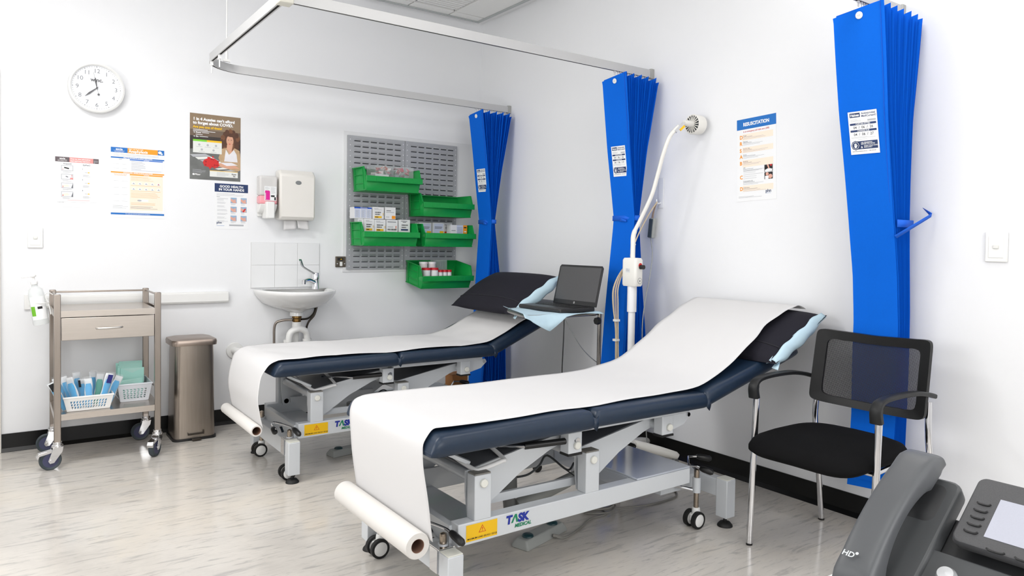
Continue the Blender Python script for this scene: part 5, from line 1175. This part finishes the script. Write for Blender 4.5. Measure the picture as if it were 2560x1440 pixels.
props(obj('power_cable', q, black_pl), 'black cable hanging below the laptop table in a loose knot', 'cable')
q = MB(); q.tube(sm([(-.645, -1.885, za-.014), (-.56, -1.84, .73), (-.40, -1.76, .60), (-.24, -1.73, .50), (-.06, -1.715, .46), (-.012, -1.71, .44)], 8), .0025, 8)
props(obj('power_cable', q, lgrey_pl), 'grey cable sloping from the laptop table to the wall', 'cable')

# brown cardboard box behind the rear couch, mostly hidden
t = thing('cardboard_box', 'brown cardboard box half hidden behind the head of the rear couch', 'box', (-.6, -.62, 0))
obj('carton', MB().box(-.62, -.50, -.66, -.56, 0, .30), mat('brown cardboard', (176, 118, 66), .7, noise=.06), t, bevel=.002)
obj('flap', MB().box(-.625, -.495, -.665, -.555, .30, .305), mat('cardboard flap', (150, 100, 56), .7), t)

# ------------------------------------------------------------------ examination lamp
t = thing('examination_lamp', 'white examination lamp on a tall pole with gooseneck arm and spoked round head', 'lamp', (-.22, -2.03, 0))
LX, LY = -.30, -2.045
enam = mat('white enamel', (234, 232, 226), .3)
q = MB(); q.lathe([(.0001, .075), (.05, .075), (.055, .09), (.05, .12), (.028, .135), (.0001, .14)], (LX, LY, 0)); obj('hub', q, enam, t)
hx_, hy_ = LX, LY
for k in range(5):
    a = RAD(-50+72*k); r_ = .27; c_, s_ = cos(a), sin(a)
    if hx_+c_*r_ > -.03: r_ = (-.045-hx_)/c_
    q = MB(); q.tube([(hx_+c_*.02, hy_+s_*.02, .105), (hx_+c_*r_*.6, hy_+s_*r_*.6, .082), (hx_+c_*r_*.95, hy_+s_*r_*.95, .064), (hx_+c_*r_, hy_+s_*r_, .058)], [.030, .026, .021, .013], 12); lg = obj('foot', q, enam, t)
    q = MB(); q.lathe([(.0001, -.010), (.022, -.010), (.024, 0), (.022, .010), (.0001, .010)], (hx_+c_*r_*.93, hy_+s_*r_*.93, .0245), 'y', 18); obj('caster', q, grey_pl, lg)
q = MB(); q.tube([(LX, LY, .12), (LX, LY, .86)], .0195, 18); q.tube([(LX, LY, .84), (LX, LY, .985)], .026, 18); obj('pole', q, mat('lamp pole white', (238, 238, 240), .25), t)
q = MB(); q.M = Matrix.Translation((LX, LY, 0)) @ Matrix.Rotation(RAD(4), 4, 'Z'); stack(q, [(rrect(-.028, .028, -.048, .048, .014), .982), (rrect(-.032, .032, -.052, .052, .015), .992), (rrect(-.032, .032, -.052, .052, .015), 1.125), (rrect(-.026, .026, -.046, .046, .014), 1.137), (rrect(-.02, .02, -.02, .02, .01), 1.138)]); MM = q.M.copy(); cb = obj('control_box', q, enam, t)
q = MB(); q.M = MM; q.cyl((.004, -.052, 1.088), (.004, -.078, 1.088), .012, 16); q.cyl((.004, -.052, 1.096), (.004, -.054, 1.096), .014, 16, 1); obj('dimmer_knob', q, [black_pl, redm], cb)
q = MB(); q.M = MM; q.lathe([(.014, -.0005), (.017, -.0005)], (0, 0, 0), 'x', 24, 0) if 0 else None
q.M = MM @ Matrix(((1, 0, 0, -.036), (0, 0, -1, -.0525), (0, 1, 0, .982), (0, 0, 0, 1)))
ell(q, .038, .03, .017, .017, 0, 0, 24); ell(q, .038, .03, .0145, .0145, .0003, 1, 24); rect(q, .031, .028, .045, .032, .0006, 0); rect(q, .036, .023, .040, .037, .0006, 0); q.M = MM @ Matrix(((0, 0, -1, -.0325), (-1, 0, 0, 0), (0, 1, 0, .982), (0, 0, 0, 1))); rect(q, -.02, .075, .01, .098, .0003, 2); lines(q, -.018, .008, .094, 3, .005, 0, .0006, .0012)
obj('sticker', q, [inkmid, enam, mat('pale sticker', (222, 224, 226), .4)], cb, flat=True)
HDp = Vector((-.125, -2.262, 1.865))
q = MB(); gp = sm([(LX, LY, 1.13), (LX, LY, 1.20), (LX+.005, LY+.0, 1.27), (LX+.025, LY-.03, 1.35), (LX+.05, LY-.085, 1.48), (LX+.06, LY-.12, 1.60), (LX+.065, LY-.15, 1.70), (LX+.08, LY-.18, 1.79), (LX+.115, LY-.21, 1.845)], 6)
q.tube(gp, [.0135]*14+[.011]*(len(gp)-14), 14); obj('gooseneck', q, enam, t)
q = MB(); q.bar((LX+.10, LY-.20, 1.815), (LX+.135, LY-.225, 1.862), .022, .018, 0); q.bar((LX+.112, LY-.222, 1.822), (LX+.132, LY-.233, 1.845), .010, .012, 1); obj('hinge', q, [chrome, yellow], t)
q = MB(); c_ = (0, HDp.y, HDp.z); q.lathe([(.0001, -.155), (.013, -.155), (.017, -.12), (.018, -.092), (.0001, -.092)], c_, 'x', 20); nk = obj('neck', q, enam, t)
q = MB(); q.lathe([(.052, -.03), (.054, -.085), (.050, -.093), (.046, -.09)], c_, 'x', 40); q.lathe([(.052, -.03), (.0001, -.028)], c_, 'x', 40)
for k in range(18):
    a = 2*pi*k/18; q.bar((-.09, c_[1]+.017*cos(a), c_[2]+.017*sin(a)), (-.09, c_[1]+.048*cos(a), c_[2]+.048*sin(a)), .0035, .006, up=(1, 0, 0))
hd = obj('head', q, enam, t)
q = MB(); q.lathe([(.0001, -.083), (.047, -.083)], c_, 'x', 30); obj('heat_sink', q, mat('heat sink grey', (88, 94, 98), .4, .6), hd)
# call pendant on its hook
t = thing('wall_hook', 'clear plastic hook plate on the right wall holding the call handset lead', 'hook', (-.005, -1.96, 1.48))
q = MB(); q.box(-.006, -.0006, -1.985, -1.945, 1.425, 1.60); obj('plate', q, mat('clear hook plastic', (228, 230, 234), .2), t, bevel=.002)
q = MB(); q.tube(sm([(-.006, -1.965, 1.455), (-.03, -1.962, 1.452), (-.036, -1.96, 1.475)], 4), .0045, 8); obj('hook_arm', q, mat('clear hook plastic', (228, 230, 234)), t)
t = thing('call_handset', 'dark grey nurse call handset hanging beside the lamp', 'handset', (-.03, -1.93, 1.3))
q = MB(); q.M = Matrix.Translation((-.03, -1.925, 1.31)) @ Matrix.Rotation(RAD(6), 4, 'X'); q.box(-.012, .012, -.018, .018, -.06, .058); hb = obj('back_shell', q, lgrey_pl, t, bevel=.005)
q = MB(); q.M = Matrix.Translation((-.03, -1.925, 1.31)) @ Matrix.Rotation(RAD(6), 4, 'X'); q.box(-.017, -.012, -.015, .015, -.056, .052); obj('front_face', q, mat('handset slate', (70, 82, 88), .5), t, bevel=.003)
q = MB(); q.tube(sm([(-.03, -1.925, 1.36), (-.032, -1.935, 1.40), (-.034, -1.955, 1.445), (-.03, -1.96, 1.462)], 5), [.006]*6+[.0045]*10, 8); obj('strain_relief', q, mat('tan sleeve', (150, 130, 116), .5), t)
q = MB(); q.tube(sm([(-.03, -1.915, 1.25), (-.06, -1.96, 1.15), (-.12, -2.0, 1.02), (-.19, -2.035, .88), (-.22, -2.05, .7), (-.2, -2.06, .3), (-.16, -2.06, .01)], 7), .003, 8); obj('lead', q, lgrey_pl, t)
beige = mat('beige cable', (206, 188, 158), .5)
q = MB(); q.tube(sm([(-.034, -1.965, 1.46), (-.10, -1.96, 1.38), (-.18, -1.965, 1.27), (-.245, -1.975, 1.16), (-.26, -2.0, 1.13)], 6), .004, 8, 0); q.tube([(-.215, -1.972, 1.215), (-.238, -1.975, 1.175)], .008, 10, 1)
for k in range(7):
    ox = .006*cos(k*2.1); oy = .008*sin(k*1.7)
    q.tube(sm([(-.262, -2.0, 1.125), (-.30+ox, -1.965+oy, 1.06), (-.335+ox, -1.952+oy*2, .97), (-.335+ox*1.5, -1.95+oy*2, .88), (-.33+ox, -1.96+oy, .74), (-.33+ox, -1.965+oy, .60), (-.345+ox*2, -1.99+oy, .3), (-.36+ox*3, -2.0+oy*3, .02)], 5), .0022, 6, 0)
for z in (.78, .67): q.box(-.345, -.317, -1.972, -1.945, z, z+.012, 1)
props(obj('lead_bundle', q, [beige, white_pl]), 'bundle of thin beige leads draped down the lamp pole', 'cable')
# tangled cable on the floor by the lamp base
q = MB(); R = random.Random(6)
for k in range(5): q.tube([(-.47+.05*cos(a)*(1+.3*k/5)+.008*R.random(), -2.12+.06*sin(a)*(1+.2*k/5)+.01*R.random(), .006+.006*k) for a in [2*pi*i/20 for i in range(21)]], .004, 6)
props(obj('cable_coil', q, mat('cream cable', (214, 206, 172), .5)), 'cream cable coil on the floor beside the lamp base', 'cable')

# ------------------------------------------------------------------ foot control and its lead beneath the front couch
def footctl(label, x, y, rz, g):
    t = thing('foot_control', label, 'foot control', (x, y, 0), g, rz)
    q = MB(); stack(q, [(rrect(-.14, .14, -.042, .042, .01), 0.0), (rrect(-.14, .14, -.042, .042, .01), .012), (rrect(-.128, .128, -.026, .026, .01), .036)]); obj('housing', q, lgrey_pl, t, local=True, bevel=.003)
    for s_ in (-1, 1):
        q = MB(); q.lathe([(.0001, .047), (.016, .046), (.022, .042), (.024, .034)], (s_*.085, 0, 0)); obj('button', q, mat('dark teal button', (22, 60, 66), .35), t, local=True)
    return t
footctl('grey foot control with two dark buttons beneath the front couch', -1.335, -2.595, RAD(17), 'couch foot controls')
footctl('grey foot control beneath the rear couch', -1.50, -1.03, RAD(10), 'couch foot controls')
for o in bpy.data.objects:
    if o.name.startswith('foot_control') and 'group' in o.keys(): del o['group']
q = MB(); pts = [(-1.30, -2.635, .018), (-1.26, -2.66, .008), (-1.15, -2.62, .005), (-1.03, -2.56, .005), (-.93, -2.55, .005)]
for k in range(22):
    a = 1.9+k*1.25; r_ = .055+.02*sin(k*1.3); pts.append((-.90+r_*1.5*cos(a), -2.50+r_*sin(a), .006+.0035*k if k < 12 else .045-.003*(k-12)))
pts += [(-.78, -2.56, .008), (-.66, -2.58, .005), (-.50, -2.57, .005), (-.44, -2.50, .005), (-.50, -2.44, .01), (-.62, -2.42, .06), (-.7, -2.42, .2)]
q.tube(sm(pts, 6), .004, 8); q.tube([(-1.30, -2.635, .018), (-1.272, -2.652, .011)], .007, 10)
props(obj('control_lead', q, mat('grey lead', (140, 138, 132), .5)), 'grey cable coiled on the floor beneath the front couch', 'cable')
q = MB(); q.tube(sm([(-1.36, -1.0, .02), (-1.25, -.97, .005), (-1.1, -1.0, .005), (-1.0, -1.05, .02), (-.95, -1.05, .2)], 6), .004, 8)
props(obj('control_lead', q, mat('grey lead', (140, 138, 132), .5)), 'grey cable from the foot control beneath the rear couch', 'cable')

# ------------------------------------------------------------------ mesh back visitor chair (local: faces -x)
t = thing('visitor_chair', 'black mesh back visitor chair with chrome legs and curved arms', 'chair', (-.40, -3.36, 0), rz=RAD(.5))
hy = .25
seat = MB()
def sf(u, v, top):
    a = 2*pi*u; ex = .44
    cxx = abs(cos(a))**ex*(1 if cos(a) >= 0 else -1); syy = abs(sin(a))**ex*(1 if sin(a) >= 0 else -1)
    x = -.12+cxx*.24; y = .012+syy*.24
    return x, y
rows = []
for (s_, z) in ((.0, .418), (.7, .416), (.93, .42), (1.0, .438), (1.0, .45), (.96, .466), (.85, .476), (.6, .481), (.3, .480), (.0, .479)):
    ring = []
    for k in range(40):
        x, y = sf(k/40, 0, 0); fr = -.02*max(0, (-(x+.04)*s_-.08)/.2)**2
        ring.append(seat._v((-.12+(x+.12)*s_, .012+(y-.012)*s_, z+fr-.01*(y/.245)**2*s_)))
    rows.append(ring)
for A, B_ in zip(rows, rows[1:]):
    for k in range(40): seat.fi((A[k], A[(k+1) % 40], B_[(k+1) % 40], B_[k]))
obj('seat', seat, seatfab, t, local=True, weld=True, ang=80)
for s_ in (-1, 1):
    q = MB(); q.cyl((-.262, s_*hy, .008), (-.237, s_*hy, .60), .0125, 18); obj('leg', q, chrome, t, local=True)
    q = MB(); q.tube(sm([(.238, s_*(hy-.012), .008), (.205, s_*(hy-.012), .25), (.175, s_*(hy-.012), .42), (.165, s_*(hy-.014), .50), (.172, s_*(hy-.02), .62)], 5), .0125, 14); obj('leg', q, chrome, t, local=True)
    q = MB(); q.cyl((-.262, s_*hy, 0), (-.262, s_*hy, .008), .0128, 14); q.cyl((.239, s_*(hy-.012), 0), (.238, s_*(hy-.012), .009), .0128, 14); objs('foot_cap', q, black_pl, t, local=True)
    # arm: flat curved black band
    ap = sm([(-.252, s_*hy, .598), (-.258, s_*hy, .640), (-.235, s_*hy, .668), (-.15, s_*(hy+.002), .678), (0, s_*(hy+.006), .676), (.10, s_*(hy+.006), .662), (.16, s_*(hy+.004), .648)], 5)
    q = MB(); rws = []
    for i, p in enumerate(ap):
        a = ap[max(0, i-1)]; b = ap[min(len(ap)-1, i+1)]; d = (b-a).normalized(); nrm = Vector((-d.z, 0, d.x)); u = i/(len(ap)-1)
        wd = .022-.010*u; th = .0085 if u > .2 else .0125
        rws.append([q._v(p+nrm*sz*th+Vector((0, sy*wd, 0))) for sy, sz in ((-1, -.6), (-.7, -1), (.7, -1), (1, -.6), (1, .6), (.7, 1), (-.7, 1), (-1, .6))])
    for A, B_ in zip(rws, rws[1:]):
        for k in range(8): q.fi((A[k], A[(k+1) % 8], B_[(k+1) % 8], B_[k]))
    q.fi(rws[0]); q.fi(rws[-1][::-1]); obj('armrest', q, mat('arm plastic', (24, 25, 26), .45, spec=.35), t, local=True, ang=50)
q = MB()
for s_ in (-1, 1): q.cyl((-.25, s_*(hy), .405), (-.20, s_*(hy-.03), .40), .009, 10); q.cyl((.08, s_*(hy-.05), .405), (.178, s_*(hy-.012), .41), .014, 14); q.cyl((-.2, s_*(hy-.03), .402), (.09, s_*(hy-.05), .405), .009, 12)
q.cyl((-.2, -hy+.03, .40), (-.2, hy-.03, .40), .009, 10); q.cyl((.085, -hy+.05, .40), (.085, hy-.05, .40), .009, 10); objs('under_frame', q, chrome, t, local=True)
# back frame: curved, rounded frame around mesh
def bk(u, v):   # u -1..1 across, v 0..1 up
    x = .125+.05*v+.036*(1-u*u); w_ = .240-.004*v; z = .555+.292*v+.014*(u*u)*v-.012*(1-v)*(1-u*u)
    return Vector((x, u*w_, z))
def framegrid(q, u0, u1, v0, v1, nu, nv, th, m=None):
    for off in (-th/2, th/2): q.grid(lambda a, b: tuple(bk(u0+(u1-u0)*a, v0+(v1-v0)*b)+Vector((off, 0, 0))), nu, nv, m)
q = MB()
def rim(outer, inner, n=96):
    rO, rI = [], []
    for (lst, su, v0, v1, ex) in ((rO, outer[0], outer[1], outer[2], .13), (rI, inner[0], inner[1], inner[2], .15)):
        for k in range(n):
            a = 2*pi*k/n; c_ = cos(a); s2 = sin(a); cu = abs(c_)**ex*(1 if c_ >= 0 else -1); cv = abs(s2)**ex*(1 if s2 >= 0 else -1)
            lst.append((cu*su, (v0+v1)/2+cv*(v1-v0)/2))
    return rO, rI
rO, rI = rim((1.0, 0, 1.0), (.82, .10, .88))
F4 = []
for off in (-.011, .011):
    F4.append([q._v(bk(*p)+Vector((off, 0, 0))) for p in rO]); F4.append([q._v(bk(*p)+Vector((off*.5, 0, 0))) for p in rI])
n = len(rO)
for A, B_ in ((F4[0], F4[1]), (F4[1], F4[3]), (F4[3], F4[2]), (F4[2], F4[0])):
    for k in range(n): q.fi((A[k], A[(k+1) % n], B_[(k+1) % n], B_[k]))
obj('back_frame', q, mat('chair frame plastic', (15, 15, 16), .42, spec=.3), t, local=True, ang=45)
meshM = bpy.data.materials.new('black chair mesh'); meshM.use_nodes = True; nt = meshM.node_tree; bb = nt.nodes['Principled BSDF']; bb.inputs['Base Color'].default_value = s2l((20, 20, 22)); bb.inputs['Roughness'].default_value = .7
tc = nt.nodes.new('ShaderNodeTexCoord'); sp = nt.nodes.new('ShaderNodeSeparateXYZ'); nt.links.new(tc.outputs['Object'], sp.inputs[0])
def mnode(op, a, b=None):
    k = nt.nodes.new('ShaderNodeMath'); k.operation = op
    for i, s_ in enumerate((a, b)):
        if s_ is None: continue
        if isinstance(s_, (int, float)): k.inputs[i].default_value = s_
        else: nt.links.new(s_, k.inputs[i])
    return k.outputs[0]
fr_ = 2*pi/.0058
aa = mnode('SINE', mnode('MULTIPLY', mnode('ADD', sp.outputs['Y'], sp.outputs['Z']), fr_)); ab = mnode('SINE', mnode('MULTIPLY', mnode('SUBTRACT', sp.outputs['Y'], sp.outputs['Z']), fr_))
hole = mnode('GREATER_THAN', mnode('MULTIPLY', aa, ab), .42); nt.links.new(mnode('SUBTRACT', 1, hole), bb.inputs['Alpha'])
q = MB(); q.face([tuple(bk(*p)) for p in rI]) if 0 else None
cen = (0, .49); rg = [[q._v(bk(p[0]*s_, cen[1]+(p[1]-cen[1])*s_)) for p in rI] for s_ in (1.02, .8, .6, .4, .2)]
for A, B_ in zip(rg, rg[1:]):
    for k in range(n): q.fi((A[k], A[(k+1) % n], B_[(k+1) % n], B_[k]))
q.fi(rg[-1]); obj('back_mesh', q, meshM, t, local=True)

# ------------------------------------------------------------------ desk and phone
t = thing('desk', 'white desk corner at the lower right edge of the room view', 'desk', (-2.4, -4.9, 0))
obj('desk_top', MB().box(-2.80, -2.0, -5.8, -4.362, .725, .75), white_pl, t, bevel=.002)
for x in (-2.76, -2.04):
    for y in (-5.75, -4.42): obj('leg', MB().box(x-.02, x+.02, y-.02, y+.02, 0, .725), white_pl, t, bevel=.002)
PH = Vector((-2.166, -4.501, .843)); th = RAD(37.65)
t = thing('desk_phone', 'dark grey desk phone with tilted screen and curved handset', 'phone', (-2.2, -4.55, .75))
PM = Matrix(((0, cos(th), -sin(th), PH.x), (-1, 0, 0, PH.y), (0, sin(th), cos(th), PH.z), (0, 0, 0, 1)))   # local: r (screen right), e (up slope), n (out)
ph_m = mat('phone charcoal plastic', (66, 68, 70), .42, noise=.03, scale=50); ph_d = mat('phone matte black', (38, 39, 41), .5); ph_h = mat('handset grey', (76, 78, 81), .45, noise=.02)
q = MB(); q.M = PM
stack(q, [(rrect(.004, .20, .002, .104, .010), -.016), (rrect(.002, .202, 0, .106, .010), -.006), (rrect(.004, .20, .002, .104, .010), 0)])
dp = obj('display_housing', q, mat('phone speckled grey', (72, 72, 74), .45, noise=.35, scale=900), t, bevel=.0012)
q = MB(); q.M = PM; q.box(.036, .155, .018, .077, 0, .0006); obj('screen', q, mat('phone lcd', (176, 178, 190), .25, noise=.04, scale=500), dp)
q = MB(); q.M = PM
for k in range(5): q.tube(sm([(.0135, .0645-.0112*k, .0006), (.017, .0625-.0112*k, .0012), (.026, .0625-.0112*k, .0012), (.0285, .0655-.0112*k, .0008)], 4), .0011, 6)
for k in range(5): q.tube(sm([(.044+.03*k, .0035, .0006), (.048+.03*k, .0012, .0012), (.06+.03*k, .0012, .0012), (.063+.03*k, .004, .0008)], 4), .0012, 6)
objs('side_key', q, black_pl, dp)
q = MB(); q.M = PM
# lower body: wedge behind and below the display, and cradle column on the left
stack(q, [(rrect(-.098, .215, -.114, -.012, .012), -.028), (rrect(-.098, .215, -.114, -.012, .012), -.016), (rrect(-.095, .212, -.111, -.014, .012), -.012)])
obj('keypad_body', q, ph_m, t, bevel=.002)
q = MB(); q.M = PM; stack(q, [(rrect(-.098, -.012, -.112, .092, .016), -.028), (rrect(-.098, -.012, -.112, .092, .016), -.010), (rrect(-.095, -.015, -.110, .089, .016), -.006)]); obj('cradle', q, ph_m, t, bevel=.002)
q = MB(); q.M = PM; stack(q, [(rrect(-.092, -.024, .015, .082, .012), -.007), (rrect(-.088, -.028, .02, .078, .012), -.0055)]); obj('ear_recess', q, ph_d, t)
q = MB(); q.M = Matrix.Identity(4)
# foot wedge stand down to the desk
a = PM @ Vector((0, -.108, -.03)); b_ = PM @ Vector((0, .05, -.03)); q.prism([(a.x, a.z), (b_.x, b_.z), (b_.x-.01, .7505), (a.x-.0, .7505)], 'y', PH.y-.20, PH.y+.09); obj('stand', q, ph_d, t, bevel=.002)
q = MB(); q.M = PM   # handset: arched bar with thicker ear and mouth ends
rowsH = []
NS = 26
for k in range(NS+1):
    u = k/NS; e_ = .104-.232*u
    top = .0345+.014*sin(pi*min(1, max(0, u)))-.010*max(0, (.12-u)/.12)**2-.02*max(0, (u-.9)/.1)**2
    bot = .002+.022*max(0, sin(pi*min(1, max(0, (u-.2)/.6))))**.6 if .2 < u < .8 else .002
    wd = .0265-.0035*sin(pi*u); cxr = -.061
    if u < .04: wd *= .93
    ring = [(wd*abs(cos(a))**.4*(1 if cos(a) > 0 else -1), (top+bot)/2+(top-bot)/2*abs(sin(a))**.55*(1 if sin(a) > 0 else -1)) for a in [2*pi*(i+.5)/28 for i in range(28)]]
    rowsH.append([q._v((cxr+x, e_, z)) for x, z in ring])
for A, B_ in zip(rowsH, rowsH[1:]):
    for k in range(28): q.fi((A[k], A[(k+1) % 28], B_[(k+1) % 28], B_[k]))
q.fi(rowsH[0]); q.fi(rowsH[-1][::-1]); hs = obj('handset', q, ph_h, t, ang=60)
q = MB(); q.M = PM; q.text('HD', .0105, -.077, -.096, .0462, 0, .02); ell(q, -.060, -.0885, .002, .002, .0462, 0, 10); obj('lettering', q, mat('pale grey print', (200, 204, 206), .5), hs, flat=True)
q = MB(); q.M = PM; q.lathe([(.0001, .0), (.009, -.001), (.012, -.006), (.012, -.012)], (.015, -.046, .0), 'z', 24); obj('round_key', q, mat('silver key', (210, 212, 214), .2, .6), t)
